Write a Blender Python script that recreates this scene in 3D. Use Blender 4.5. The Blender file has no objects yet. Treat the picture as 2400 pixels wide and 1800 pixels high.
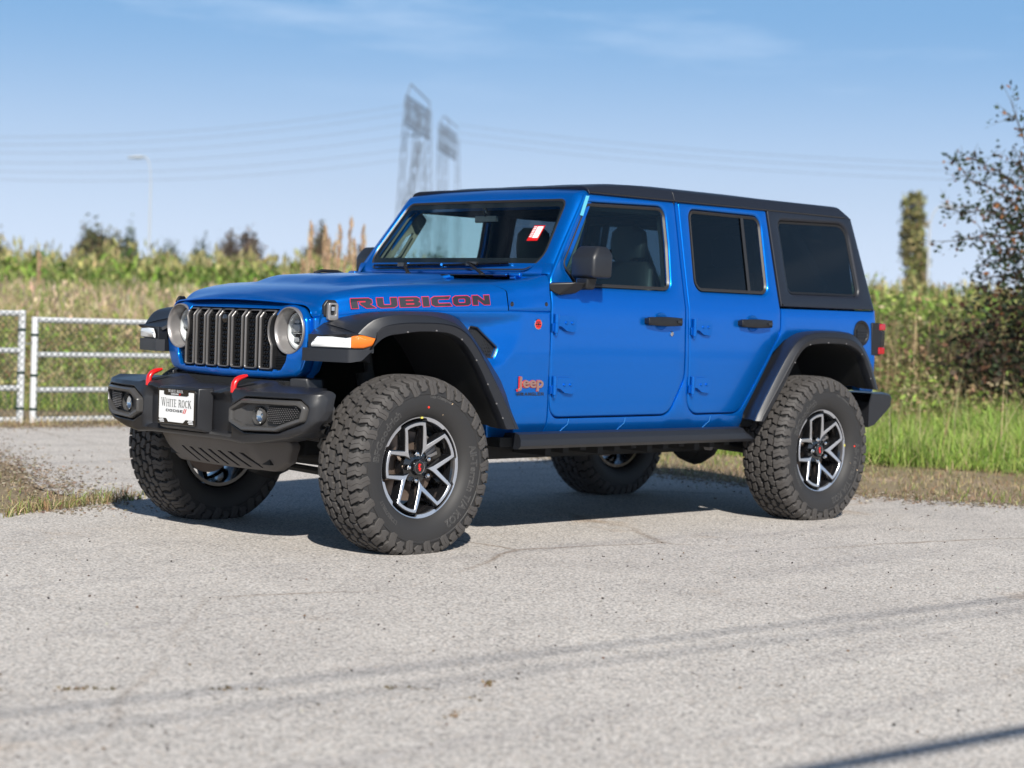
import bpy, bmesh, math, random
import numpy as np
from mathutils import Vector, Matrix
from mathutils.geometry import delaunay_2d_cdt

random.seed(7)
rng = np.random.default_rng(11)
scene = bpy.context.scene
COL = scene.collection

# ------------------------------------------------------------------ camera
CAM_POS = Vector((-5.5469, -7.2564, 1.0831))
YAW, PITCH, ROLL, FPX = 0.768, -0.0361, 0.033, 4379.37
def cam_axes():
    cy, sy, cp, sp = math.cos(YAW), math.sin(YAW), math.cos(PITCH), math.sin(PITCH)
    f = Vector((sy*cp, cy*cp, sp)); rt = Vector((cy, -sy, 0)); up = rt.cross(f)
    c, s = math.cos(ROLL), math.sin(ROLL)
    return c*rt+s*up, -s*rt+c*up, f
_rt, _up, _f = cam_axes()
cam_data = bpy.data.cameras.new("camera"); cam = bpy.data.objects.new("camera", cam_data)
COL.objects.link(cam); scene.camera = cam
cam.matrix_world = Matrix(((_rt.x, _up.x, -_f.x, CAM_POS.x), (_rt.y, _up.y, -_f.y, CAM_POS.y), (_rt.z, _up.z, -_f.z, CAM_POS.z), (0, 0, 0, 1)))
cam_data.sensor_width = 36.0; cam_data.lens = FPX*36/2400
cam_data.clip_start = 0.05; cam_data.clip_end = 8000
cam_data.dof.use_dof = True; cam_data.dof.focus_distance = 8.5; cam_data.dof.aperture_fstop = 2.5

def ray_at(px, py, dist):
    """point seen at photo pixel (2400x1800) at a given distance along the view axis"""
    d = _f + (px-1200)/FPX*_rt - (py-900)/FPX*_up
    return CAM_POS + d*dist

# ------------------------------------------------------------------ light
SUN_TO = Vector((-.80, -1.18, 1.0)).normalized()
SUN_EL = math.asin(SUN_TO.z)
SUN_AZ = math.atan2(SUN_TO.x, SUN_TO.y)
world = bpy.data.worlds.new("World"); scene.world = world; world.use_nodes = True
wn, wl = world.node_tree.nodes, world.node_tree.links
wn.clear()
w_out = wn.new("ShaderNodeOutputWorld"); w_bg = wn.new("ShaderNodeBackground")
w_sky = wn.new("ShaderNodeTexSky"); w_sky.sky_type = 'NISHITA'; w_sky.sun_disc = False
w_sky.sun_elevation = SUN_EL; w_sky.sun_rotation = SUN_AZ
w_sky.air_density = 1.0; w_sky.dust_density = .35; w_sky.ozone_density = 1.6; w_sky.altitude = 0
w_bg.inputs['Strength'].default_value = 0.052
# thin cirrus high in the sky
tc = wn.new("ShaderNodeTexCoord"); mp = wn.new("ShaderNodeMapping"); nz = wn.new("ShaderNodeTexNoise")
mp.inputs['Scale'].default_value = (3.0, 3.0, 22.0); mp.inputs['Rotation'].default_value = (0.15, -0.1, 0.0)
nz.inputs['Scale'].default_value = 1.6; nz.inputs['Detail'].default_value = 7; nz.inputs['Roughness'].default_value = .62
cr = wn.new("ShaderNodeValToRGB"); cr.color_ramp.elements[0].position = .50; cr.color_ramp.elements[1].position = .74
cr.color_ramp.elements[1].color = (.38, .38, .38, 1)
sx = wn.new("ShaderNodeSeparateXYZ"); rmp = wn.new("ShaderNodeMapRange")
rmp.inputs['From Min'].default_value = .10; rmp.inputs['From Max'].default_value = .155
mul = wn.new("ShaderNodeMath"); mul.operation = 'MULTIPLY'
mix = wn.new("ShaderNodeMixRGB"); mix.inputs['Color2'].default_value = (12.0, 14.2, 17.2, 1)
hsv = wn.new("ShaderNodeHueSaturation"); hsv.inputs['Saturation'].default_value = 1.35; hsv.inputs['Value'].default_value = .80
wl.new(tc.outputs['Generated'], mp.inputs['Vector']); wl.new(mp.outputs['Vector'], nz.inputs['Vector'])
wl.new(nz.outputs['Fac'], cr.inputs['Fac']); wl.new(tc.outputs['Generated'], sx.inputs['Vector'])
wl.new(sx.outputs['Z'], rmp.inputs['Value']); wl.new(cr.outputs['Color'], mul.inputs[0]); wl.new(rmp.outputs['Result'], mul.inputs[1])
# pale haze band over the horizon
hz = wn.new("ShaderNodeMapRange"); hz.inputs['From Min'].default_value = .0; hz.inputs['From Max'].default_value = .17; hz.inputs['To Min'].default_value = .95; hz.inputs['To Max'].default_value = 0.0
hz.interpolation_type = 'SMOOTHSTEP'
wl.new(sx.outputs['Z'], hz.inputs['Value']); hmx = wn.new("ShaderNodeMixRGB"); hmx.inputs['Color2'].default_value = (12.0, 13.9, 16.8, 1)
wl.new(hz.outputs['Result'], hmx.inputs['Fac'])
# deeper blue a little higher up, dissolving into the physical sky towards the zenith
h2 = wn.new("ShaderNodeMapRange"); h2.inputs['From Min'].default_value = .12; h2.inputs['From Max'].default_value = .55; h2.inputs['To Min'].default_value = .85; h2.inputs['To Max'].default_value = 0.0
h2.interpolation_type = 'SMOOTHSTEP'; wl.new(sx.outputs['Z'], h2.inputs['Value']); bmx = wn.new("ShaderNodeMixRGB"); bmx.inputs['Color2'].default_value = (3.5, 7.2, 12.6, 1); wl.new(h2.outputs['Result'], bmx.inputs['Fac'])
wl.new(mul.outputs['Value'], mix.inputs['Fac']); wl.new(w_sky.outputs['Color'], hsv.inputs['Color'])
wl.new(hsv.outputs['Color'], bmx.inputs['Color1']); wl.new(bmx.outputs['Color'], hmx.inputs['Color1']); wl.new(hmx.outputs['Color'], mix.inputs['Color1']); wl.new(mix.outputs['Color'], w_bg.inputs['Color'])
wl.new(w_bg.outputs['Background'], w_out.inputs['Surface'])
sun_d = bpy.data.lights.new("sun", 'SUN'); sun_d.energy = 5.0; sun_d.angle = math.radians(.53); sun_d.color = (1.0, .955, .88)
sun = bpy.data.objects.new("sun", sun_d); COL.objects.link(sun)
sun.rotation_euler = SUN_TO.to_track_quat('Z', 'Y').to_euler(); sun.location = (-20, -30, 40)
scene.view_settings.view_transform = 'Standard'; scene.view_settings.look = 'None'
scene.view_settings.gamma = 1; scene.view_settings.exposure = 0.44
scene.view_settings.use_curve_mapping = False
scene.cycles.max_bounces = 8; scene.cycles.transparent_max_bounces = 24
scene.cycles.caustics_reflective = False; scene.cycles.caustics_refractive = False

# ------------------------------------------------------------------ materials
MATS = {}
def mat(name, color, rough=.5, metal=0., coat=0., spec=.5, coat_rough=.03, emission=None, bump=None, noise=None, sheen=0):
    """bump=(scale,strength,dist); noise=(scale, color2, lo, hi)"""
    m = bpy.data.materials.new(name); m.use_nodes = True; MATS[name] = m
    nt = m.node_tree; p = nt.nodes['Principled BSDF']
    p.inputs['Base Color'].default_value = (*color, 1); p.inputs['Roughness'].default_value = rough
    p.inputs['Metallic'].default_value = metal; p.inputs['Coat Weight'].default_value = coat
    p.inputs['Coat Roughness'].default_value = coat_rough; p.inputs['Specular IOR Level'].default_value = spec
    if emission:
        p.inputs['Emission Color'].default_value = (*emission[:3], 1); p.inputs['Emission Strength'].default_value = emission[3]
    t = None
    if bump or noise:
        t = nt.nodes.new("ShaderNodeTexCoord")
    if bump:
        n = nt.nodes.new("ShaderNodeTexNoise"); n.inputs['Scale'].default_value = bump[0]; n.inputs['Detail'].default_value = 3
        b = nt.nodes.new("ShaderNodeBump"); b.inputs['Strength'].default_value = bump[1]; b.inputs['Distance'].default_value = bump[2]
        nt.links.new(t.outputs['Object'], n.inputs['Vector']); nt.links.new(n.outputs['Fac'], b.inputs['Height'])
        nt.links.new(b.outputs['Normal'], p.inputs['Normal'])
    if noise:
        n = nt.nodes.new("ShaderNodeTexNoise"); n.inputs['Scale'].default_value = noise[0]; n.inputs['Detail'].default_value = 6
        r = nt.nodes.new("ShaderNodeValToRGB"); r.color_ramp.elements[0].position = noise[2]; r.color_ramp.elements[1].position = noise[3]
        r.color_ramp.elements[0].color = (*color, 1); r.color_ramp.elements[1].color = (*noise[1], 1)
        nt.links.new(t.outputs['Object'], n.inputs['Vector']); nt.links.new(n.outputs['Fac'], r.inputs['Fac'])
        nt.links.new(r.outputs['Color'], p.inputs['Base Color'])
    return m
def glass(name, tint, trans, rough=.02):
    """single-sheet window glass: tinted see-through plus a clear mirror-like surface reflection"""
    m = bpy.data.materials.new(name); m.use_nodes = True; MATS[name] = m
    nt = m.node_tree; nt.nodes.clear(); N = nt.nodes.new; L = nt.links.new
    o = N("ShaderNodeOutputMaterial"); tr = N("ShaderNodeBsdfTransparent"); tr.inputs['Color'].default_value = (*[c*trans for c in tint], 1)
    gl = N("ShaderNodeBsdfGlossy"); gl.inputs['Roughness'].default_value = rough; gl.inputs['Color'].default_value = (1, 1, 1, 1)
    lw = N("ShaderNodeLayerWeight"); lw.inputs['Blend'].default_value = .5
    pw = N("ShaderNodeMath"); pw.operation = 'POWER'; pw.inputs[1].default_value = 4.5; L(lw.outputs['Facing'], pw.inputs[0])
    fr = N("ShaderNodeMapRange"); fr.inputs['To Min'].default_value = .036; fr.inputs['To Max'].default_value = 1.0; L(pw.outputs['Value'], fr.inputs['Value'])
    mx = N("ShaderNodeMixShader"); L(fr.outputs['Result'], mx.inputs['Fac']); L(tr.outputs['BSDF'], mx.inputs[1]); L(gl.outputs['BSDF'], mx.inputs[2])
    L(mx.outputs['Shader'], o.inputs['Surface']); return m

def paint_material():
    m = mat('blue_paint', (.0, .140, .56), rough=.29, metal=.70, coat=.50, coat_rough=.045, spec=.08)
    nt = m.node_tree; p = nt.nodes['Principled BSDF']; N = nt.nodes.new; L = nt.links.new
    t = N("ShaderNodeTexCoord"); v = N("ShaderNodeTexVoronoi"); v.inputs['Scale'].default_value = 900
    hs = N("ShaderNodeHueSaturation"); hs.inputs['Color'].default_value = (.0, .140, .56, 1)
    mr = N("ShaderNodeMapRange"); mr.inputs['To Min'].default_value = .85; mr.inputs['To Max'].default_value = 1.18
    L(t.outputs['Object'], v.inputs['Vector']); L(v.outputs['Color'], mr.inputs['Value']); L(mr.outputs['Result'], hs.inputs['Value'])
    L(hs.outputs['Color'], p.inputs['Base Color'])
    n = N("ShaderNodeTexNoise"); n.inputs['Scale'].default_value = 160; n.inputs['Detail'].default_value = 1
    b = N("ShaderNodeBump"); b.inputs['Strength'].default_value = .03; b.inputs['Distance'].default_value = .001
    L(t.outputs['Object'], n.inputs['Vector']); L(n.outputs['Fac'], b.inputs['Height']); L(b.outputs['Normal'], p.inputs['Coat Normal'])
    return m
PAINT = paint_material()
FLARE = mat('grained_plastic', (.013, .0145, .019), rough=.42, bump=(900, .25, .0006))
ROOFM = mat('hardtop_black', (.009, .011, .018), rough=.42, bump=(700, .2, .0005))
BUMP = mat('bumper_plastic', (.014, .0145, .017), rough=.36, bump=(900, .2, .0005))
SKID = mat('skid_plastic', (.072, .064, .060), rough=.5, bump=(700, .25, .0006))
BLACK = mat('black_trim', (.008, .008, .009), rough=.45)
BLACKG = mat('gloss_black', (.006, .006, .007), rough=.12, coat=.6)
UNDER = mat('underbody_black', (.006, .006, .006), rough=.75)
LINER = mat('wheel_liner', (.010, .010, .010), rough=.8, bump=(300, .5, .001))
SEAL = mat('rubber_seal', (.022, .020, .019), rough=.4)
GREY2 = mat('satin_slot_grey', (.19, .18, .175), rough=.33, metal=.65)
GREY = mat('neutral_grey_metallic', (.30, .285, .28), rough=.36, metal=.6)
SILVER = mat('machined_aluminium', (.62, .63, .66), rough=.33, metal=.9)
DARKRIM = mat('rim_black', (.008, .008, .009), rough=.16, coat=.8)
CHROME = mat('chrome', (.75, .75, .76), rough=.08, metal=1.0)
TYRE = mat('tyre_rubber', (.022, .021, .021), rough=.62, bump=(420, .35, .001))
TYRE2 = mat('tread_rubber', (.056, .051, .048), rough=.68, bump=(500, .5, .001))
LETTER = mat('tyre_lettering', (.085, .082, .080), rough=.5)
DISC = mat('brake_disc', (.20, .15, .12), rough=.4, metal=.6)
REDP = mat('red_paint', (.62, .008, .006), rough=.3, coat=.6)
AMBER = mat('amber_lens', (.72, .16, .008), rough=.15, coat=.8, bump=(260, .6, .002))
REDL = mat('red_lens', (.35, .002, .006), rough=.12, coat=.8)
WHITEL = mat('clear_reflector', (.86, .88, .88), rough=.25, metal=.1, coat=1.0)
LAMPIN = mat('lamp_inner', (.36, .37, .39), rough=.3, metal=.3, coat=.5)
POD = mat('grey_moulded_plastic', (.055, .053, .052), rough=.30)
TREADB = mat('tread_groove_shade', (.006, .006, .006), rough=.9)  # shade of the grooves painted in: darker than the tyre's own rubber
WHITE = mat('plate_white', (.80, .80, .79), rough=.4)
WTEXT = mat('white_print', (.72, .72, .72), rough=.5)
BTEXT = mat('black_print', (.012, .012, .014), rough=.45)
RTEXT = mat('red_print', (.55, .012, .03), rough=.4)
DECALK = mat('charcoal_decal', (.014, .017, .026), rough=.5)
DECALR = mat('red_decal', (.55, .012, .045), rough=.5)
TAN = mat('badge_copper', (.40, .23, .19), rough=.3, metal=.6)
SEAT = mat('seat_leather', (.004, .004, .0045), rough=.5)
CABIN = mat('cabin_dark', (.012, .013, .014), rough=.7)
CABING = mat('cabin_grey_green', (.12, .13, .11), rough=.6)
G_FRONT = glass('windshield_glass', (.86, .97, .93), .93)
G_SIDE = glass('door_glass', (.66, .88, .90), .78)
G_DARK = glass('privacy_glass', (.36, .52, .74), .22)
G_LAMP = glass('lamp_lens', (.98, 1, 1), .97)
TEAL = mat('protective_tape', (.10, .42, .55), rough=.35)
YELL = mat('yellow_mark', (.7, .62, .12), rough=.5)

# ------------------------------------------------------------------ object helpers
def link(name, me, parent=None, mats=None, loc=None, rot=None):
    o = bpy.data.objects.new(name, me); COL.objects.link(o)
    if parent is not None: o.parent = parent
    if mats is not None:
        for m in (mats if isinstance(mats, (list, tuple)) else [mats]): me.materials.append(m)
    if loc is not None: o.location = loc
    if rot is not None: o.rotation_euler = rot
    return o
def empty(name, loc=(0, 0, 0), rz=0):
    o = bpy.data.objects.new(name, None); COL.objects.link(o); o.location = loc; o.rotation_euler = (0, 0, rz)
    o.empty_display_size = .2; return o
def tag(o, label=None, cat=None, group=None, kind=None):
    if label: o['label'] = label
    if cat: o['category'] = cat
    if group: o['group'] = group
    if kind: o['kind'] = kind
    return o
def smooth(me, ang=38):
    me.polygons.foreach_set('use_smooth', [True]*len(me.polygons))
    me.set_sharp_from_angle(angle=math.radians(ang)); me.update()
def bevel(o, w=.006, seg=2, ang=30):
    b = o.modifiers.new('bevel', 'BEVEL'); b.width = w; b.segments = seg; b.limit_method = 'ANGLE'; b.angle_limit = math.radians(ang)
    b.harden_normals = False
    return o

class MB:
    """collects faces, builds ONE mesh"""
    def __init__(s): s.v = []; s.f = []; s.m = []; s.mi = 0
    def add(s, vs, fs):
        b = len(s.v); s.v += [tuple(v) for v in vs]
        for f in fs: s.f.append([b+i for i in f]); s.m.append(s.mi)
        return b
    def box(s, x0, x1, y0, y1, z0, z1):
        x0, x1 = min(x0, x1), max(x0, x1); y0, y1 = min(y0, y1), max(y0, y1); z0, z1 = min(z0, z1), max(z0, z1)
        s.add([(x0, y0, z0), (x1, y0, z0), (x1, y1, z0), (x0, y1, z0), (x0, y0, z1), (x1, y0, z1), (x1, y1, z1), (x0, y1, z1)],
              [(0, 3, 2, 1), (4, 5, 6, 7), (0, 1, 5, 4), (1, 2, 6, 5), (2, 3, 7, 6), (3, 0, 4, 7)])
    def hexa(s, p):  # 8 points: bottom loop 4, top loop 4
        s.add(p, [(0, 3, 2, 1), (4, 5, 6, 7), (0, 1, 5, 4), (1, 2, 6, 5), (2, 3, 7, 6), (3, 0, 4, 7)])
    def prism(s, poly, fn0, fn1):
        """poly 2D; fn0/fn1 map (u,v)->3D for the two caps"""
        n = len(poly); a = [fn0(*p) for p in poly]; b = [fn1(*p) for p in poly]
        s.add(a+b, [tuple(range(n))[::-1], tuple(range(n, 2*n))]+[(i, (i+1) % n, n+(i+1) % n, n+i) for i in range(n)])
    def tube(s, pts, r, seg=8, cap=True, squash=1.0):
        pts = [Vector(p) for p in pts]; rr = r if isinstance(r, (list, tuple)) else [r]*len(pts)
        base = len(s.v); prev = None
        for i, p in enumerate(pts):
            d = (pts[min(i+1, len(pts)-1)]-pts[max(i-1, 0)]).normalized()
            if prev is None:
                a = Vector((0, 0, 1)) if abs(d.z) < .9 else Vector((1, 0, 0)); u = d.cross(a).normalized()
            else: u = (prev-d*prev.dot(d)).normalized()
            prev = u; w = d.cross(u)
            for k in range(seg):
                t = 2*math.pi*k/seg; s.v.append(tuple(p+u*rr[i]*math.cos(t)+w*rr[i]*math.sin(t)*squash))
        for i in range(len(pts)-1):
            for k in range(seg):
                a = base+i*seg+k; b = base+i*seg+(k+1) % seg; s.f.append([a, b, b+seg, a+seg]); s.m.append(s.mi)
        if cap:
            s.f.append([base+k for k in range(seg)][::-1]); s.m.append(s.mi)
            e = base+(len(pts)-1)*seg; s.f.append([e+k for k in range(seg)]); s.m.append(s.mi)
    def lathe(s, prof, origin, axis='y', seg=48, sgn=1, closed=False):
        """prof: list of (a, r): a along axis"""
        base = len(s.v); o = origin
        for a, r in prof:
            for k in range(seg):
                t = 2*math.pi*k/seg; c, q = r*math.cos(t), r*math.sin(t)
                if axis == 'y': s.v.append((o[0]+c, o[1]+a*sgn, o[2]+q))
                elif axis == 'x': s.v.append((o[0]+a*sgn, o[1]+c, o[2]+q))
                else: s.v.append((o[0]+c, o[1]+q, o[2]+a*sgn))
        n = len(prof)
        for i in range(n-1+(1 if closed else 0)):
            j = (i+1) % n
            for k in range(seg):
                k2 = (k+1) % seg
                s.f.append([base+i*seg+k, base+i*seg+k2, base+j*seg+k2, base+j*seg+k]); s.m.append(s.mi)
    def grid(s, P):
        """P: 2D list of points"""
        n, m = len(P), len(P[0]); b = len(s.v)
        for r in P: s.v += [tuple(p) for p in r]
        for i in range(n-1):
            for j in range(m-1):
                s.f.append([b+i*m+j, b+i*m+j+1, b+(i+1)*m+j+1, b+(i+1)*m+j]); s.m.append(s.mi)
    def build(s, name, mats, parent=None, ang=38, flat=False, mirror=False, loc=None):
        me = bpy.data.meshes.new(name)
        v = [(x, -y, z) for x, y, z in s.v] if mirror else s.v
        me.from_pydata(v, [], s.f)
        bm = bmesh.new(); bm.from_mesh(me); bmesh.ops.recalc_face_normals(bm, faces=bm.faces); bm.to_mesh(me); bm.free()
        me.polygons.foreach_set('material_index', s.m)
        if not flat: smooth(me, ang)
        return link(name, me, parent, mats, loc)

# ---- 2D polygon tools
def fillet(pts, rad, seg=5):
    """pts [(x,y)], rad: float or list; rounds every corner"""
    n = len(pts); out = []
    for i in range(n):
        r = rad[i] if isinstance(rad, (list, tuple)) else rad
        p = Vector(pts[i]); a = Vector(pts[i-1])-p; b = Vector(pts[(i+1) % n])-p
        la, lb = a.length, b.length
        if r <= 1e-5 or la < 1e-6 or lb < 1e-6: out.append(tuple(p)); continue
        a /= la; b /= lb; c = max(-1, min(1, a.dot(b))); th = math.acos(c)
        if th > 3.05: out.append(tuple(p)); continue
        d = min(r/math.tan(th/2), la*.48, lb*.48); rr = d*math.tan(th/2)
        p0, p1 = p+a*d, p+b*d; bis = (a+b).normalized(); ctr = p+bis*(rr/math.sin(th/2))
        v0, v1 = p0-ctr, p1-ctr; tot = v0.angle(v1); sg = 1 if v0.cross(v1) > 0 else -1
        for k in range(seg+1):
            t = sg*tot*k/seg; out.append((ctr.x+v0.x*math.cos(t)-v0.y*math.sin(t), ctr.y+v0.x*math.sin(t)+v0.y*math.cos(t)))
    return out
def resample(pts, step):
    out = []; n = len(pts)
    for i in range(n):
        a = pts[i]; b = pts[(i+1) % n]; d = math.hypot(b[0]-a[0], b[1]-a[1]); k = max(1, int(math.ceil(d/step)))
        for j in range(k): out.append((a[0]+(b[0]-a[0])*j/k, a[1]+(b[1]-a[1])*j/k))
    res = []
    for p in out:
        if not res or math.hypot(p[0]-res[-1][0], p[1]-res[-1][1]) > 1e-5: res.append(p)
    if math.hypot(res[0][0]-res[-1][0], res[0][1]-res[-1][1]) < 1e-5: res.pop()
    return res
def area(p): return .5*sum(p[i][0]*p[(i+1) % len(p)][1]-p[(i+1) % len(p)][0]*p[i][1] for i in range(len(p)))
def offset(pts, d):
    """positive d grows the polygon"""
    s = 1 if area(pts) > 0 else -1; n = len(pts); out = []
    for i in range(n):
        a = Vector(pts[i-1]); p = Vector(pts[i]); b = Vector(pts[(i+1) % n])
        e0 = (p-a).normalized(); e1 = (b-p).normalized()
        n0 = Vector((e0.y, -e0.x))*s; n1 = Vector((e1.y, -e1.x))*s; m = n0+n1
        if m.length < 1e-6: m = n0
        m.normalize(); k = d/max(.35, m.dot(n0)); out.append((p.x+m.x*k, p.y+m.y*k))
    return out
def inside(P, poly):
    P = np.asarray(P); x, y = P[:, 0], P[:, 1]; q = np.asarray(poly); r = np.zeros(len(P), bool); j = len(q)-1
    for i in range(len(q)):
        xi, yi, xj, yj = q[i, 0], q[i, 1], q[j, 0], q[j, 1]
        if yi != yj:
            c = ((yi > y) != (yj > y)) & (x < (xj-xi)*(y-yi)/(yj-yi)+xi); r ^= c
        j = i
    return r
def triang(outer, holes=(), grid=0):
    """returns verts, tris of the filled region (first verts are the loops in order)"""
    v = []; loops = []
    for L in [outer]+list(holes): loops.append((len(v), len(L))); v += [tuple(p) for p in L]
    nb = len(v); edges = [(a+i, a+(i+1) % n) for a, n in loops for i in range(n)]
    if grid:
        o = np.array(outer); x0, y0 = o.min(0); x1, y1 = o.max(0)
        gx, gy = np.meshgrid(np.arange(x0+grid/2, x1, grid), np.arange(y0+grid/2, y1, grid)); g = np.stack([gx.ravel(), gy.ravel()], 1)
        k = inside(g, outer)
        for h in holes: k &= ~inside(g, h)
        g = g[k]; bnd = np.array(v)
        if len(g):
            d = np.sqrt(((g[:, None, :]-bnd[None])**2).sum(2)).min(1); g = g[d > grid*.38]
        v += [tuple(p) for p in g]
    r = delaunay_2d_cdt([Vector(p) for p in v], edges, [], 0, 1e-6)
    rv = [tuple(p) for p in r[0]]; tris = [t for t in r[2]]
    c = np.array([[sum(rv[i][0] for i in t)/len(t), sum(rv[i][1] for i in t)/len(t)] for t in tris])
    k = inside(c, outer)
    for h in holes: k &= ~inside(c, h)
    # map of original verts
    o2n = {}
    for new, olds in enumerate(r[3]):
        for o_ in olds: o2n[o_] = new
    return rv, [list(t) for t, q in zip(tris, k) if q], [[o2n.get(a+i, None) for i in range(n)] for a, n in loops]
def panel(mb, outer, holes, fn, r=.006, thick=.02, grid=.06, step=.03, seg=3, hole_r=None, rdepth=1.0):
    """sheet with rounded edges. fn(u,v,depth)->3D"""
    outer = resample(outer, step); holes = [resample(h, step) for h in holes]
    hr = r if hole_r is None else hole_r
    ins = [offset(outer, -r)]+[offset(h, hr) for h in holes]
    v, t, loops = triang(ins[0], ins[1:], grid)
    b = len(mb.v); mb.v += [tuple(fn(p[0], p[1], 0.)) for p in v]
    for f in t: mb.f.append([b+i for i in f]); mb.m.append(mb.mi)
    for li, (L, src) in enumerate(zip(loops, [outer]+holes)):
        rr = r if li == 0 else hr
        prev = [b+i if i is not None else b for i in L]; n = len(src); inn = ins[li]
        for k in range(1, seg+2):
            if k <= seg:
                a = math.pi/2*k/seg; w, d = math.sin(a), rr*(1-math.cos(a))*rdepth
            else: w, d = 1., thick
            cur = []
            for i in range(n):
                p = (inn[i][0]+(src[i][0]-inn[i][0])*w, inn[i][1]+(src[i][1]-inn[i][1])*w)
                cur.append(len(mb.v)); mb.v.append(tuple(fn(p[0], p[1], d)))
            for i in range(n):
                j = (i+1) % n; mb.f.append([prev[i], prev[j], cur[j], cur[i]]); mb.m.append(mb.mi)
            prev = cur
def interp(x, xs, ys): return float(np.interp(x, xs, ys))
def sstep(a, b, x):
    t = max(0., min(1., (x-a)/(b-a))); return t*t*(3-2*t)
def text_mesh(body, size=1., align='CENTER', off=0., extr=0., res=3, outline=0):
    cu = bpy.data.curves.new('txt', 'FONT'); cu.body = body; cu.size = size; cu.align_x = align; cu.offset = off
    cu.extrude = extr; cu.resolution_u = res
    if outline: cu.fill_mode = 'NONE'; cu.bevel_depth = outline; cu.bevel_resolution = 0
    o = bpy.data.objects.new('txt', cu); COL.objects.link(o)
    dg = bpy.context.evaluated_depsgraph_get(); dg.update()
    me = bpy.data.meshes.new_from_object(o.evaluated_get(dg)); V = [tuple(v.co) for v in me.vertices]; F = [list(p.vertices) for p in me.polygons]
    bpy.data.objects.remove(o); bpy.data.curves.remove(cu); bpy.data.meshes.remove(me)
    return V, F

# ================================================================== THE VEHICLE
# x: front -> rear (front axle at 0), y: -left/near side, z: up
car = empty('off_road_suv', (0, 0, 0))
tag(car, 'blue four-door off-road SUV with black hardtop parked on the pale road', 'suv')
WB = 2.995
# ---- body surface half width
def hw(z):
    return interp(z, [.44, .50, .56, .60, .72, .90, 1.08, 1.16, 1.20, 1.26, 1.45, 1.72, 1.80],
                     [.700, .745, .781, .787, .792, .795, .792, .788, .780, .768, .733, .684, .668])
def taper(x): return interp(x, [-.42, -.34, 0, .3, .66, .8], [.225, .212, .125, .045, .008, 0])
def scallop(x, z):
    # pressed hollow in the wing, fading out towards the door
    if z > 1.086 or x > .80 or x < .25: return 0.
    lim = interp(z, [.80, .848, .871, .929, .988, 1.064, 1.086], [.50, .60, .656, .703, .738, .757, .762])
    d = lim-x
    if d <= 0: return 0.
    return max(0., min(.17*d, .036, (1.086-z)*.75, (z-.80)*.30))
def bh(x, z): return hw(z)-taper(x)-scallop(x, z)
def side_fn(s, x0=0, inset=0.):
    return lambda u, v, d: (u, s*(bh(u, v)-d-inset), v)

# ---- outlines (x,z)
FD = fillet([(.957, 1.270), (.953, .913), (.957, .700), (.975, .592), (1.845, .596), (1.958, .790), (1.955, 1.10), (1.950, 1.715), (1.272, 1.715), (1.081, 1.450)],
            [.10, 0, 0, .085, .10, .12, 0, .012, .012, .3], 7)
RD = fillet([(1.982, 1.715), (1.984, 1.10), (1.995, .800), (1.995, .597), (2.425, .600), (2.762, 1.045), (2.763, 1.186), (2.727, 1.722)],
            [.012, 0, 0, .085, .11, .10, 0, .012], 7)
FW = fillet([(1.058, 1.350), (1.150, 1.246), (1.850, 1.246), (1.868, 1.480), (1.868, 1.682), (1.275, 1.668)], [.04, .03, .05, 0, .05, .06], 6)
RW = fillet([(2.055, 1.252), (2.668, 1.252), (2.668, 1.680), (2.068, 1.682)], [.06, .05, .055, .045], 6)
QW = fillet([(2.855, 1.262), (3.525, 1.266), (3.470, 1.682), (2.828, 1.668)], [.045, .04, .09, .035], 6)
def arch(cx, pts): return [(cx+x, z) for x, z in pts]
FARCH = [(.60, .50), (.50, .66), (.33, .93), (.24, 1.0), (.10, 1.035), (-.15, 1.03), (-.30, .96), (-.33, .86)]
RARCH = [(2.47, .50), (2.47, .60), (2.70, .93), (2.80, 1.0), (2.93, 1.02), (3.20, 1.02), (3.33, .98), (3.45, .82), (3.52, .60)]

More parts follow.
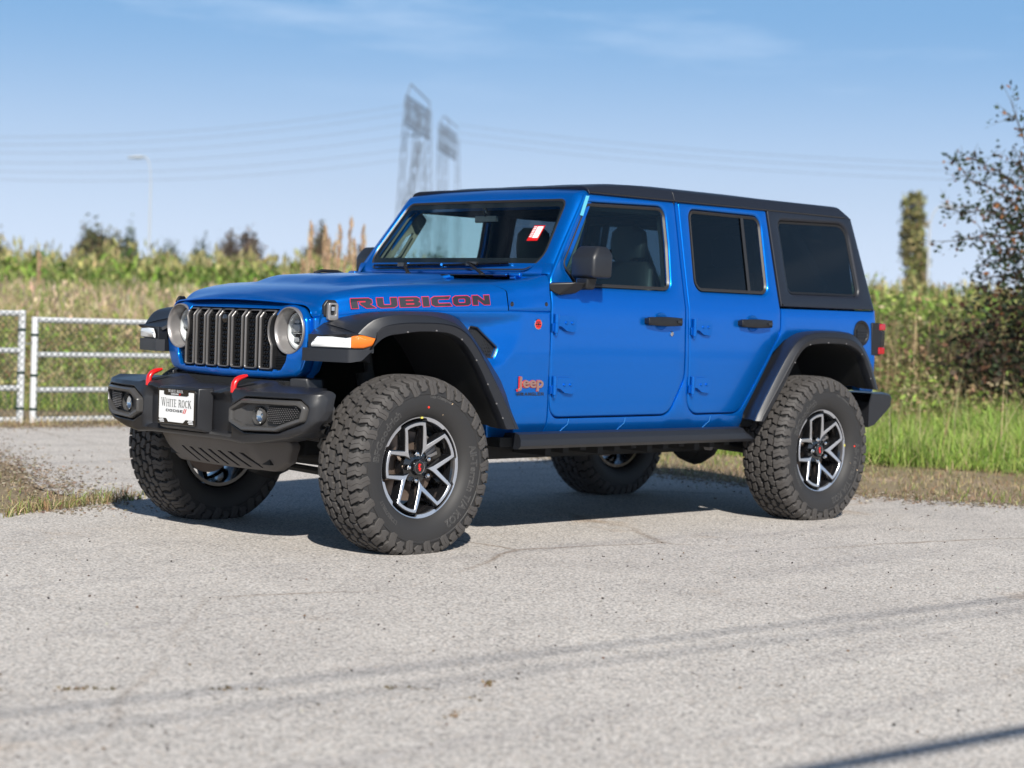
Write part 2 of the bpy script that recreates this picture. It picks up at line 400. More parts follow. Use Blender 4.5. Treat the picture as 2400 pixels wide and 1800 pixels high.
# ---- body shell sides (wing + sill + B pillar + rear quarter)
mb = MB()
def gapped(poly, g): return offset(poly, g)
for s in (-1, 1):
    g = .006
    fd, rd = gapped(FD, g), gapped(RD, g)
    def part(poly, zmin):  # helper: slice out piece of outline
        return poly
    # piece 1: front wing
    wing = [(-.335, 1.040), (-.335, .87)]+FARCH[::-1][1:]+[(.60, .50), (.82, .50), (.80, .56), (.86, .56)]
    wing = fillet([(-.345, 1.046), (-.345, .90), (-.30, .955), (-.15, 1.03), (.10, 1.035), (.24, 1.0), (.33, .93), (.50, .66), (.60, .496),
                   (.947, .496), (.947, .60), (.946, 1.110), (.66, 1.1105), (.33, 1.100), (.10, 1.091), (-.10, 1.076), (-.24, 1.064)],
                  [0, 0, 0, .05, .05, .05, .05, .03, .02, 0, 0, .008, 0, 0, 0, 0, 0], 4)
    VENT = fillet([(.47, 1.032), (.515, 1.026), (.618, .932), (.592, .880), (.540, .885), (.448, .99)], .012, 3)
    panel(mb, wing, [VENT], side_fn(s), r=.006, thick=.03, grid=.014, step=.014)
    # piece 2: sill with the door openings' lower curves, up to the B pillar and rear quarter
    def cut(poly, zlim, x0, x1):
        return [p for p in poly if p[1] < zlim and x0 < p[0] < x1]
    sill = [(.953, .496), (2.47, .496), (2.47, .60), (2.70, .93), (2.80, 1.0), (2.93, 1.032), (3.20, 1.035), (3.34, 1.01), (3.43, .94), (3.485, .84), (3.535, .715), (3.655, .708),
            (3.665, .73), (3.668, 1.10), (3.655, 1.180), (2.772, 1.176)]
    rdr = [p for p in rd if p[0] > 2.30 and p[1] < 1.19 and p[1] > .594]   # rear door rear edge
    rdr.sort(key=lambda p: -p[1]*1+0)
    def ordered(poly, start_pred):
        return poly
    # walk rear door outline from the rear top down, along the bottom, to the front top
    def walk(poly, zt):
        n = len(poly); idx = [i for i in range(n) if poly[i][1] < zt]
        # contiguous run below zt
        st = [i for i in idx if poly[i-1][1] >= zt][0]; run = []; i = st
        while poly[i % n][1] < zt: run.append(poly[i % n]); i += 1
        return run
    r1 = walk(rd, 1.18); r2 = walk(fd, 1.10)
    if r1[0][0] < r1[-1][0]: r1 = r1[::-1]
    if r2[0][0] < r2[-1][0]: r2 = r2[::-1]
    bp = [(1.9755, 1.18), (1.9765, 1.716), (1.9565, 1.716), (1.9605, 1.10)]
    outl = sill+r1+bp+r2+[(.953, .62)]
    res = []
    for p in outl:
        if not res or math.hypot(p[0]-res[-1][0], p[1]-res[-1][1]) > .002: res.append(p)
    panel(mb, res, [], side_fn(s), r=.004, thick=.05, grid=.05, step=.03, seg=2)
# door shuts (dark-blue inner frames behind the gaps) and rear tub corner
for s in (-1, 1):
    P = []
    for z in np.linspace(.71, 1.1885, 9):
        row = []
        for a in np.linspace(0, 1, 6):
            an = a*math.pi/2; R = .05; w = hw(z)
            row.append((3.655+R*math.sin(an)*.9, s*(w-.004-R+R*math.cos(an)), z))
        P.append(row)
    mb.grid(P)
mb.grid([[(3.694, y, z) for y in np.linspace(-.735, .735, 5)] for z in (.71, .9, 1.189)])
body = mb.build('body', PAINT, car, ang=40)
# seam strips in the sill
mb = MB()
for s in (-1, 1):
    for xx in (1.10, 1.515, 2.19):
        pts = [(xx+.0, s*(hw(z)+.0012), z) for z in (.586, .57, .556)]+[(xx-.02-.03*k, s*(hw(z)+.0012), z) for k, z in ((0, .535), (.5, .515))]
        mb.tube(pts, .0011, 5)
mb.build('sill_seam', mat('seam_sealer', (.05, .30, .75), rough=.3), body)

# inner black closing sheets behind gaps
mb = MB()
for s in (-1, 1):
    for (x0, x1, z0, z1) in ((.935, .975, .58, 1.28), (1.93, 2.01, .58, 1.71), (2.70, 2.80, .99, 1.72), (.95, 2.70, .565, .60)):
        mb.grid([[(x, s*(hw(z)-.035), z) for x in (x0, x1)] for z in np.linspace(z0, z1, 12)])
mb.build('door_shut', UNDER, body, flat=True)

# ---- wing side vents
for s in (-1, 1):
    mb = MB()
    mb.prism(offset(VENT, .004), lambda u, v: (u, s*(bh(u, v)-.028), v), lambda u, v: (u, s*(bh(u, v)-.024), v))
    vt = mb.build('wing_vent', BLACK, car)
    mb = MB()
    for i in range(14):
        for j in range(10):
            x, z = .445+i*.0125+(j % 2)*.006, .885+j*.0155
            if inside([(x, z)], offset(VENT, -.012))[0]:
                y = s*(bh(x, z)-.018); mb.prism([(x-.0045, z), (x, z+.0065), (x+.0045, z), (x, z-.0065)], lambda u, v: (u, y, v), lambda u, v: (u, y-s*.008, v))
    mb.build('vent_mesh', FLARE, vt)
    mb = MB(); ring = resample(offset(VENT, -.001), .02); mb.tube([(p[0], s*(bh(*p)-.006), p[1]) for p in ring+ring[:2]], .003, 6, cap=False); mb.build('vent_rim', SEAL, vt)

# ---- doors
def door(name, outl, win, s, front, glassm):
    mb = MB(); panel(mb, outl, [offset(win, .004)], side_fn(s), r=.010, thick=.035, grid=.05, step=.028, seg=4, hole_r=.016)
    d = mb.build(name, PAINT, car, ang=50)
    # inner trim card (dark)
    mb = MB(); oc = offset(outl, -.03); mb_in = [p for p in oc]
    panel(mb, mb_in, [offset(win, .012)], lambda u, v, q: (u, s*(bh(u, v)-.045-q), v), r=.004, thick=.03, grid=.15, step=.06, seg=1)
    mb.build('door_card', CABIN, d)
    # seal ring
    mb = MB(); outer = resample(win, .02); inner = offset(outer, -.016); n = len(outer)
    O = [(p[0], s*(bh(*p)-.004), p[1]) for p in outer]; M = [(p[0], s*(bh(*p)-.0015), p[1]) for p in offset(outer, -.006)]
    I = [(p[0], s*(bh(*p)-.010), p[1]) for p in inner]; K = [(p[0], s*(bh(*p)-.02), p[1]) for p in outer]
    mb.add(K+O+M+I, [(k*n+i, k*n+(i+1) % n, (k+1)*n+(i+1) % n, (k+1)*n+i) for k in range(3) for i in range(n)])
    fr = mb.build('window_seal', SEAL, d, ang=60)
    mb = MB(); v, t, _ = triang(resample(inner, .04), [], .12)
    mb.add([(p[0], s*(bh(*p)-.012), p[1]) for p in v], t); g = mb.build('window_glass', glassm, d)
    if not front:
        mb = MB(); x0 = 2.512
        mb.grid([[(x0+dx, s*(bh(x0, z)-.006+abs(dx)*.05), z) for dx in (-.012, 0, .012)] for z in np.linspace(1.262, 1.676, 6)])
        mb.build('window_divider', SEAL, d)
    return d
doors = {}
for s in (-1, 1):
    doors[('f', s)] = door('front_door', FD, FW, s, True, G_SIDE)
    doors[('r', s)] = door('rear_door', RD, RW, s, False, G_DARK)
    # handles
    for k, xh, zh in (('f', 1.765, 1.083), ('r', 2.522, 1.088)):
        d = doors[(k, s)]; w = hw(zh)
        mb = MB(); prof = []
        P = []
        for i in range(9):
            t = i/8; x = xh-.130+.260*t; q = .028+.012*math.sin(math.pi*t)
            hgt = .021+.004*math.sin(math.pi*t); yo = w+q; yi = w+q-.018
            P.append([(x, s*yi, zh-hgt*.8), (x, s*yo, zh-hgt), (x, s*(yo+.004), zh), (x, s*yo, zh+hgt), (x, s*yi, zh+hgt*.8)])
        mb.grid([r+[r[0]] for r in P]); mb.add(P[0], [(0, 1, 2, 3, 4)]); mb.add(P[-1], [(0, 1, 2, 3, 4)])
        for xe in (xh-.118, xh+.112): mb.box(xe-.016, xe+.016, s*(w-.004), s*(w+.034), zh-.015, zh+.015)
        h = bevel(mb.build('door_handle', BLACK, d), .004, 2)
        mb = MB(); mb.box(xh+.078, xh+.112, s*(w+.040), s*(w+.0445), zh-.006, zh+.006); mb.build('handle_button', BLACKG, d)
        # finger recess (pressed cup: shaded dish with a raised lip)
        mb = MB(); cup = []
        for r_, dd in ((1.0, .0008), (.93, .0035), (.80, .0022), (.0, .0006)):
            cup.append([(xh-.01+.058*r_*math.cos(a), s*(w+dd), zh+.046*r_*math.sin(a)) for a in np.linspace(0, 2*math.pi, 25)])
        mb.grid(cup); mb.build('handle_cup', PAINT, d)
    d = doors[('f', s)]
    mb = MB(); mb.lathe([(0, .0001), (0, .013), (.006, .0125), (.008, .009), (.0065, .0085), (.0065, .0001)], (1.843, s*hw(1.02), 1.02), 'y', 20, s)
    mb.build('key_lock', CHROME, d)
    # hinges
    for k, x0 in (('f', .963), ('r', 2.003)):
        d = doors[(k, s)]
        for z0 in (1.056, .750):
            w = hw(z0)
            mb = MB(); mb.lathe([(-.046, .0001), (-.046, .0125), (-.002, .0125), (-.002, .0115), (.002, .0115), (.002, .0125), (.046, .0125), (.046, .0001)], (x0+.012, s*(w+.012), z0), 'z', 16)
            pl = [(x0+.022, z0+.040), (x0+.125, z0+.040), (x0+.146, z0+.026), (x0+.146, z0-.030), (x0+.130, z0-.042), (x0+.080, z0-.036), (x0+.045, z0-.015), (x0+.022, z0-.012)]
            mb.prism(pl, lambda u, v: (u, s*(w-.002), v), lambda u, v: (u, s*(w+.019), v))
            mb.box(x0-.012, x0+.006, s*(w-.002), s*(w+.010), z0-.040, z0+.0)
            hg = bevel(mb.build('door_hinge', PAINT, d), .003, 2)
            mb = MB()
            for bx in (.075, .118): mb.lathe([(0, .0085), (.004, .008), (.006, .005), (.006, .0001)], (x0+bx, s*(w+.019), z0+.004), 'y', 12, s)
            for bx in (0,): mb.lathe([(-.012, .0001), (-.012, .007), (0, .008)], (x0+.012, s*(w+.012), z0-.047), 'z', 12)
            mb.build('hinge_bolt', PAINT, d)
# sticker on near front window & tape strip at the A pillar
mb = MB(); s = -1
pl = [(1.272, 1.705), (1.296, 1.705), (1.235, 1.600), (1.213, 1.603)]
mb.prism(pl, lambda u, v: (u, s*(hw(v)+.0015), v), lambda u, v: (u, s*(hw(v)+.0028), v)); mb.build('protective_tape', TEAL, doors[('f', -1)], flat=True)

# ---- hood -----------------------------------------------------------
def hood_w(x): return bh2(x)
def bh2(x): return hw(1.10)-taper(x)-.002
def zb_(x): return interp(x, [-.36, -.30, -.10, .10, .40, .66, .96], [1.056, 1.063, 1.082, 1.098, 1.108, 1.117, 1.119])
def zs_(x): return interp(x, [-.35, -.33, -.28, -.22, -.10, .02, .30, .60, .80, .96], [1.112, 1.135, 1.160, 1.172, 1.190, 1.206, 1.226, 1.240, 1.250, 1.262])
def zc_(x): return interp(x, [-.40, -.385, -.35, -.28, -.20, 0, .30, .60, .90], [1.128, 1.142, 1.157, 1.178, 1.194, 1.216, 1.240, 1.258, 1.272])
def hoodhalf(x, z):
    w, zb, zs = bh2(x), zb_(x), zs_(x); return w-.016*max(0, min(1, (z-zb)/max(.01, (zs-.055-zb))))
def hood_section(xs, y_frac=None, extra_r=0.):
    """list of (y,z) from the side edge up to the centre line for station x"""
    w, zb, zs, zc = bh2(xs), zb_(xs), zs_(xs), zc_(xs)
    hr = min(.055+extra_r, max(.02, zs-zb-.012)); wr = .075+extra_r
    out = [(w-.012, zb-.012), (w-.003, zb-.008), (w, zb)]
    for k in range(1, 4): z = zb+(zs-hr-zb)*k/3; out.append((hoodhalf(xs, z), z))
    w1 = out[-1][0]
    for k in range(1, 9):
        a = math.pi/2*k/8; out.append((w1-wr*(1-math.cos(a)), zs-hr+hr*math.sin(a)))
    yt = w1-wr; nn = 22
    for k in range(1, nn+1):
        y = yt*(1-k/nn); z = zs+(zc-zs)*(1-(y/yt)**2)
        edge = .34-.03*sstep(.6, -.1, xs); b = .032*sstep(edge+.03, edge-.03, y)*sstep(-.13, .06, xs-.25*max(0, y-.12))
        b *= 1-.25*sstep(.3, .62, xs)
        out.append((y, z+b))
    return out
mb = MB()
xs_list = [-.40, -.392, -.38, -.365, -.345, -.32, -.29, -.26, -.226, -.19, -.15, -.10]+[round(-.10+.03*k, 3) for k in range(1, 26)]+[.665]
rows = []
for xs in xs_list:
    sec = hood_section(xs)
    full = [(-y, z) for y, z in sec]+[(y, z) for y, z in sec[::-1]][1:]
    row = []
    for y, z in full:
        # plan curve: front edge swept back towards the corners; rear edge curved forward at the sides
        f = sstep(.0, 1, (-.05-xs)/.35) if xs < -.05 else 0
        x = xs+.055*min(1.0, abs(y)/.50)**2.2*f
        if xs > .3: x -= .085*sstep(.3, .665, xs)*sstep(1.20, 1.245, z)*sstep(.0, .8, abs(y)) if abs(y) > .0 else 0
        row.append((x, y, z))
    rows.append(row)
mb.grid(rows)
# front lip turning under
lip = [(p[0]+.010, p[1]*.985, p[2]-.010) for p in rows[0]]; mb.grid([rows[0], [(p[0]-.002, p[1], p[2]-.006) for p in rows[0]], lip])
rl = rows[-1]; mb.grid([rl, [(p[0]+.002, p[1]*.995, p[2]-.006) for p in rl], [(p[0], p[1]*.99, p[2]-.03) for p in rl]])
hood = mb.build('hood', PAINT, car, ang=42)
# under-hood dark closing sheet
mb = MB(); mb.grid([[(x, y, z-.035) for (x, y, z) in [(q[0]+.01, q[1]*.96, q[2]) for q in r[3:-3]]] for r in rows[2:]]); mb.build('hood_liner', UNDER, hood)

# ---- cowl (between the hood and the windshield) --------------------------
def ws_x(y, z): return .955+.69*(z-1.29)+.030*(y/.7)**2-.034
mb = MB(); rows = []
for xs in (.671, .70, .75, .80, .86, .90, .93, .945):
    row = []
    w, zb = bh2(xs), zb_(xs)
    t = (xs-.671)/.274
    zs = interp(xs, [.671, .75, .86, .945], [1.243, 1.252, 1.268, 1.292]); hr = min(.06+.02*t, zs-zb-.02); wr = .085-.05*t
    sec = [(w-.012, zb-.014), (w-.002, zb-.004), (w, zb)]
    w1 = w
    for k in range(1, 6): z = zb+(zs-hr-zb)*k/5; w1 = min(w, hw(z)-.001-taper(xs)) if t > .3 else w-.014*k/5; sec.append((w1, z))
    for k in range(1, 9): a = math.pi/2*k/8; sec.append((w1-wr*(1-math.cos(a)), zs-hr+hr*math.sin(a)))
    yt = w1-wr
    for k in range(1, 8): y = yt*(1-k/7); sec.append((y, zs+.012*(1-(y/yt)**2)-.012*t))
    full = [(-y, z) for y, z in sec]+[(y, z) for y, z in sec[::-1]][1:]
    for y, z in full:
        x = xs-.085*sstep(1.20, 1.245, z)*sstep(0, .8, abs(y))*(1-t)
        row.append((x, y, z))
    rows.append(row)
mb.grid(rows)
cowl = mb.build('cowl', PAINT, car, ang=42)
mb = MB()
for s in (-1, 1):
    for x, z in ((.690, 1.143), (.917, 1.147)):
        mb.lathe([(-.002, .012), (.002, .012), (.004, .008), (.0035, .005), (.0045, .0001)], (x, s*(bh2(x)-.004), z), 'y', 16, s)
mb.build('cowl_bolt', BLACKG, cowl)
mb = MB()
for s in (-1, 1):   # washer-like highlights: painted collars
    for x, z in ((.690, 1.143), (.917, 1.147)):
        mb.lathe([(-.002, .0165), (.0015, .016), (.002, .012)], (x, s*(bh2(x)-.004), z), 'y', 18, s)
mb.build('bolt_collar', PAINT, cowl)
# windshield hinges on the cowl
for s in (-1, 1):
    mb = MB(); mb.tube([(.845, s*.60, 1.288), (.855, s*.665, 1.288)], .013, 12); mb.tube([(.83, s*.50, 1.284), (.842, s*.58, 1.286)], .009, 10)
    mb.box(.84, .93, s*.60, s*.64, 1.268, 1.282)
    bevel(mb.build('windshield_hinge', PAINT, cowl), .003, 2)
    mb = MB(); mb.tube([(.66, s*.30, 1.262), (.70, s*.315, 1.272)], .012, 10); mb.tube([(.62, s*.24, 1.262), (.70, s*.245, 1.266), (.78, s*.25, 1.268)], .010, 8)
    mb.build('hood_stop', PAINT, cowl)
# black wiper cowl strip
mb = MB()
mb.grid([[(ws_x(y, 1.30)-dx, y, 1.283+.006*math.sin(i)) for y in np.linspace(-.62, .62, 30)] for i, dx in enumerate((.16, .13, .09, .05, .01))])
bevel(mb.build('wiper_cowl', BLACK, cowl), .002)

# ---- windshield --------------------------------------------------------
WF = fillet([(-.762, 1.293), (.762, 1.293), (.690, 1.690), (.672, 1.758), (.40, 1.772), (0, 1.777), (-.40, 1.772), (-.672, 1.758), (-.690, 1.690)], [.01, .01, .10, .045, .3, .3, .3, .045, .10], 6)
WG = fillet([(-.672, 1.318), (.700, 1.318), (.610, 1.690), (-.610, 1.690)], [.10, .10, .055, .055], 8)
def ws_fn(u, v, d):
    e = abs(u)-.60*(1-.12*(v-1.3)/.4)
    rb = .040*sstep(1.715, 1.765, v)            # header rolls back to the roof
    return (ws_x(u, v)+rb+d*.82, u, v-d*.57)
mb = MB(); panel(mb, WF, [WG], ws_fn, r=.058, rdepth=.85, thick=.085, grid=.05, step=.03, seg=6, hole_r=.008)
wsf = mb.build('windshield_frame', PAINT, car, ang=45)
mb = MB(); o = resample(WG, .025); i = offset(o, -.010); n = len(o)
mb.add([ws_fn(p[0], p[1], .003) for p in o]+[ws_fn(p[0], p[1], .001) for p in offset(o, -.005)]+[ws_fn(p[0], p[1], .008) for p in i], [(k*n+j, k*n+(j+1) % n, (k+1)*n+(j+1) % n, (k+1)*n+j) for k in range(2) for j in range(n)])
mb.build('windshield_seal', SEAL, wsf, ang=60)
mb = MB(); v, t, _ = triang(resample(i, .05), [], .10); mb.add([ws_fn(p[0], p[1], .009) for p in v], t); mb.build('windshield_glass', G_FRONT, wsf)
# black printed band round the glass edge (frit) and sun strip
mb = MB(); fo = resample(offset(WG, -.008), .03); fi = fillet([(-.640, 1.385), (.640, 1.385), (.585, 1.655), (-.585, 1.655)], .03, 4)
v, t, _ = triang(fo, [resample(fi, .03)], .08); mb.add([ws_fn(p[0], p[1], .0115) for p in v], t); mb.build('glass_frit', BLACK, wsf, flat=True)
# sticker seen through the glass
mb = MB(); mb.prism([(-.552, 1.472), (-.480, 1.472), (-.480, 1.552), (-.552, 1.552)], lambda u, v: ws_fn(u, v, .0065), lambda u, v: ws_fn(u, v, .0072)); st = mb.build('windshield_sticker', REDP, wsf, flat=True)
mb = MB(); mb.prism([(-.546, 1.486), (-.508, 1.486), (-.508, 1.546), (-.546, 1.546)], lambda u, v: ws_fn(u, v, .0050), lambda u, v: ws_fn(u, v, .0056))
for k in range(7): mb.prism([(-.503, 1.490+k*.0085), (-.484, 1.490+k*.0085), (-.484, 1.4945+k*.0085), (-.503, 1.4945+k*.0085)], lambda u, v: ws_fn(u, v, .0050), lambda u, v: ws_fn(u, v, .0056))
mb.build('sticker_print', WHITE, st, flat=True)
# wipers
for (pv, tip0, tip1, kk) in (((.905, -.33, 1.285), (.0, 1.338), (-.47, 1.352), 0), ((.905, .24, 1.285), (.58, 1.335), (.02, 1.342), 1)):
    mb = MB(); yc = (tip0[0]+tip1[0])/2+(.05 if kk == 0 else 0.0); zc = (tip0[1]+tip1[1])/2
    e = Vector((ws_x(yc, zc)-.028, yc, zc+.008)); p = Vector(pv)
    mb.tube([p, p+Vector((0, .0, .012))], .016, 10); mb.tube([p+Vector((0, 0, .01)), p.lerp(e, .45)+Vector((-.012, 0, .012)), e], [.013, .010, .007], 8, squash=.6)
    w_ = mb.build('wiper_arm', BLACK, car)
    mb = MB(); pts = []
    for q in np.linspace(0, 1, 12):
        y = tip0[0]+(tip1[0]-tip0[0])*q; z = tip0[1]+(tip1[1]-tip0[1])*q; pts.append((ws_x(y, z)-.016, y, z))
    mb.tube(pts, .008, 6); a = Vector(pts[5]); mb.box(a.x-.010, a.x+.004, a.y-.04, a.y+.04, a.z-.008, a.z+.012)
    mb.build('wiper_blade', BLACKG, w_)

# ---- hardtop --------------------------------------------------------------
HT = fillet([(2.772, 1.188), (3.650, 1.190), (3.513, 1.724), (2.735, 1.728)], [.004, .012, .03, .004], 4)
def roof_sec(x):
    e = sstep(1.32, 1.55, x); zt = interp(x, [1.26, 1.30, 1.45, 1.67], [1.745, 1.754, 1.772, 1.785]); zc = interp(x, [1.25, 1.30, 1.38, 1.5, 1.7, 2.0], [1.752, 1.757, 1.765, 1.778, 1.800, 1.820])
    zc -= .02*sstep(2.6, 3.5, x)
    if x > 3.44: zc -= .045*((x-3.44)/.08)**2; zt -= .045*((x-3.44)/.08)**2
    zs0 = 1.728; wid = hw(zs0)+.004; r = []
    for z, w in ((1.712, wid-.016), (1.716, wid-.004), (1.722, wid+.002), (zt-.020, hw(zt)+.002), (zt-.010, hw(zt)-.006), (zt-.002, hw(zt)-.022), (zt+.004, hw(zt)-.05)): r.append((w, z))
    yt = r[-1][0]; z0 = r[-1][1]
    for k in range(1, 15):
        y = yt*(1-k/14); z = z0+(zc-z0)*(1-(y/yt)**2)
        for c in (.40, .15):                                  # pressed ribs in the roof panels
            z += .007*sstep(.07, .045, abs(y-c))*e*sstep(3.40, 3.3, x)
        r.append((y, z))
    return r
def roof_piece(name, x0, x1, n, cap0=True, cap1=True):
    mb = MB(); rows = []
    for x in np.linspace(x0, x1, n):
        sec = roof_sec(x); full = [(-y, z) for y, z in sec]+[(y, z) for y, z in sec[::-1]][1:]
        lead = sstep(1.42, 1.262, x)
        rows.append([(x+.022*lead*(abs(y)/.7)**2*0, y, z) for y, z in full])
    mb.grid(rows)
    for r, c, d in ((rows[0], cap0, 1), (rows[-1], cap1, -1)):
        if c: mb.grid([r, [(p[0]-.003*d, p[1], p[2]-.004) for p in r], [(p[0]+.004*d, p[1]*.99, p[2]-.022) for p in r]])
    return mb.build(name, ROOFM, car, ang=45)
roof1 = roof_piece('roof_panel', 1.300, 1.944, 14)
roof2 = roof_piece('hardtop', 1.952, 3.518, 20)
mb = MB()  # rear corners and quarter panels of the hardtop
for s in (-1, 1):
    panel(mb, HT, [QW], lambda u, v, d: (u, s*(hw(v)+.004-d), v), r=.006, thick=.03, grid=.05, step=.03, hole_r=.022)
    P = []
    for z in np.linspace(1.1885, 1.722, 12):
        xe = 3.640+(3.505-3.640)*(z-1.19)/.534; R = .045; P.append([(xe+R*math.sin(a), s*(hw(z)+.004-R+R*math.cos(a)-.001), z) for a in np.linspace(0, math.pi/2, 6)])
    mb.grid(P)
mb.grid([[(3.685+(3.55-3.685)*(z-1.19)/.534, y, z) for y in np.linspace(-.62, .62, 4)] for z in (1.18, 1.45, 1.715)])
hq = mb.build('hardtop_quarter', ROOFM, car, ang=42)
for s in (-1, 1):
    mb = MB(); v, t, _ = triang(resample(QW, .05), [], .12); mb.add([(p[0], s*(hw(p[1])-.012), p[1]) for p in v], t); mb.build('quarter_glass', G_DARK, hq)
    mb = MB(); o = resample(QW, .03); n = len(o); i = offset(o, -.012)
    mb.add([(p[0], s*(hw(p[1])-.006), p[1]) for p in o]+[(p[0], s*(hw(p[1])-.011), p[1]) for p in i], [(j, (j+1) % n, n+(j+1) % n, n+j) for j in range(n)]); mb.build('quarter_seal', BLACK, hq)
# drip rail / dark gap above the doors and headliner
mb = MB()
for s in (-1, 1):
    mb.grid([[(x, s*(hw(1.70)+a), z) for x in np.linspace(1.30, 3.46, 12)] for a, z in ((-.03, 1.725), (-.004, 1.7205), (.0035, 1.7215), (.0045, 1.7265), (-.004, 1.729))])
mb.build('drip_rail', BLACKG, car)
mb = MB(); mb.grid([[(x, y, 1.735) for y in (-.66, 0, .66)] for x in (1.32, 2.4, 3.5)]); mb.build('headliner', CABIN, car, flat=True)

# ---- grille -----------------------------------------------------------------
def gx(y, z):
    return -.428+.048*min(1.05, abs(y)/.5)**2.0+.85*max(0, z-1.043)*(1-.5*sstep(.33, .45, abs(y)))+.10*max(0, .80-z)**1.0*abs(y)
half = [(0, .757), (.36, .763), (.485, .776), (.520, .80), (.548, .86), (.560, .95), (.550, 1.045), (.502, 1.090), (.44, 1.107), (.30, 1.118), (0, 1.122)]
GO = half+[(-y, z) for y, z in half[::-1][1:-1]]
GO = fillet(GO, .05, 4)
HLY, HLZ = .437, .985
hole = [(.0, .797), (.355, .797), (.400, .812), (.440, .885), (.360, .93), (.350, 1.04), (.345, 1.079), (.0, 1.085)]
GH = []
# scalloped lower edge between the slots
sl = .1015
low = []
for k in range(7):
    yc = (k-3)*sl; low += [(yc-.050, .806), (yc-.043, .797), (yc+.043, .797), (yc+.050, .806)]
GH = [(-.352, 1.082), (-.366, 1.06), (-.352, 1.00), (-.350, .93), (-.395, .868), (-.440, .862), (-.430, .845), (-.402, .806), (-.385, .800)]+low[0:]+[(.385, .800), (.402, .806), (.430, .845), (.440, .862), (.395, .868), (.350, .93), (.352, 1.00), (.366, 1.06), (.352, 1.082)]
_arc = [(.437+.1065*math.cos(a), .985+.1065*math.sin(a)) for a in np.linspace(math.radians(-90), math.radians(140), 30)]
GH = low+[(.385, .800), (.402, .806), (.430, .845)]+_arc+[(.352, 1.082), (-.352, 1.082)]+[(-y, z) for y, z in _arc[::-1]]+[(-.430, .845), (-.402, .806), (-.385, .800)]
GH = [p for i, p in enumerate(GH) if i == 0 or math.hypot(p[0]-GH[i-1][0], p[1]-GH[i-1][1]) > .004]
circ = [(HLY+.1065*math.cos(a), HLZ+.1065*math.sin(a)) for a in np.linspace(0, 2*math.pi, 41)[:-1]]
def g_fn(u, v, d):
    n = max(0, (abs(u)-.45)/.11)
    return (gx(u, v)+d, u, v)
def g_outer(u, v, d): return g_fn(u, v, d)
mb = MB()
panel(mb, GO, [GH], g_fn, r=.018, thick=.11, grid=.03, step=.02, seg=5, hole_r=.006)
grille = mb.build('grille_shell', PAINT, car, ang=42)
mb = MB(); v, t, _ = triang(resample(fillet([(-.42, .79), (.42, .79), (.46, .868), (.38, .872), (.332, .91), (.328, 1.05), (.345, 1.09), (-.345, 1.09), (-.328, 1.05), (-.332, .91), (-.38, .872), (-.46, .868)], .006), .03), [], .04); mb.add([g_fn(p[0], p[1], .030) for p in v], t)
for s in (-1, 1):
    for k in range(9):   # fine horizontal ribs in the lower corners
        z = .806+k*.0075; y0 = .352; y1 = .395+k*.005
        mb.add([g_fn(s*y0, z, .014), g_fn(s*y1, z, .014), g_fn(s*y1, z+.002, .014), g_fn(s*y0, z+.002, .014), g_fn(s*y0, z-.003, .03), g_fn(s*y1, z-.003, .03)], [(0, 1, 2, 3), (0, 1, 5, 4)])
gins = mb.build('grille_insert', BLACK, grille)
for k in range(7):
    yc = (k-3)*sl; w = .0415; zt, zb = 1.077, .803
    if k in (0, 6):
        sg = -1 if k == 0 else 1
        oy = [(-w, zb), (w, zb), (w, 1.035), (w*.98, zt), (-w*.98, zt), (-w, 1.035)]
        o = fillet([(yc+a, b) for a, b in oy], [.014, .014, 0, .014, .014, 0], 4)
        # outer side follows the headlight ring
        o = [((sg*min(abs(p[0]), HLY-math.sqrt(max(0, .1125**2-(p[1]-HLZ)**2))) if abs(p[1]-HLZ) < .1125 and abs(p[0]) > .3 else p[0]), p[1]) for p in resample(o, .012)]
    else:
        o = fillet([(yc-w, zb), (yc+w, zb), (yc+w, 1.035), (yc+w*.98, zt), (yc-w*.98, zt), (yc-w, 1.035)], [.014, .014, 0, .014, .014, 0], 4)
    o = resample(o, .012); n = len(o); lv = [(o, .028), (o, .003), (offset(o, -.0005), -.003), (offset(o, -.0025), -.0065), (offset(o, -.005), -.006), (offset(o, -.0070), -.001), (offset(o, -.0078), .003), (offset(o, -.008), .029)]
    mb = MB(); V = []
    for L, d in lv: V += [g_fn(p[0], p[1], d) for p in L]
    mb.add(V, [(a*n+j, a*n+(j+1) % n, (a+1)*n+(j+1) % n, (a+1)*n+j) for a in range(len(lv)-1) for j in range(n)])
    mb.m = [1 if (i//n) in (0, 6) else 0 for i in range(len(mb.f))]
    mb.build('grille_slot', [GREY2, BLACK], grille, ang=55)
# honeycomb texture behind the slots
for k in range(7):
    mb = MB()
    yc = (k-3)*sl
    for j in range(13):
        z = .818+j*.0205
        for i in range(4):
            y = yc-.0275+i*.0180+(j % 2)*.004-.001
            if math.hypot(abs(y)-.437, z-.985) < .128: continue
            x0 = gx(y, z)+.012
            hexp = [(y+.0095*math.cos(a), z+.0095*math.sin(a)) for a in np.linspace(0, 2*math.pi, 7)[:-1]]; hin = [(y+.0070*math.cos(a), z+.0070*math.sin(a)) for a in np.linspace(0, 2*math.pi, 7)[:-1]]
            V = [(gx(*p)+.013, p[0], p[1]) for p in hexp]+[(gx(*p)+.012, p[0], p[1]) for p in hin]+[(gx(*p)+.030, p[0], p[1]) for p in hin]
            mb.add(V, [(a, (a+1) % 6, 6+(a+1) % 6, 6+a) for a in range(6)]+[(6+a, 6+(a+1) % 6, 12+(a+1) % 6, 12+a) for a in range(6)])
    mb.build('grille_mesh', BLACKG, grille)
mb = MB(); mb.lathe([(0, .022), (-.004, .020), (-.006, .0001)], (gx(0, 1.035)+.006, 0, 1.03), 'x', 16); mb.build('grille_camera', BLACKG, grille)

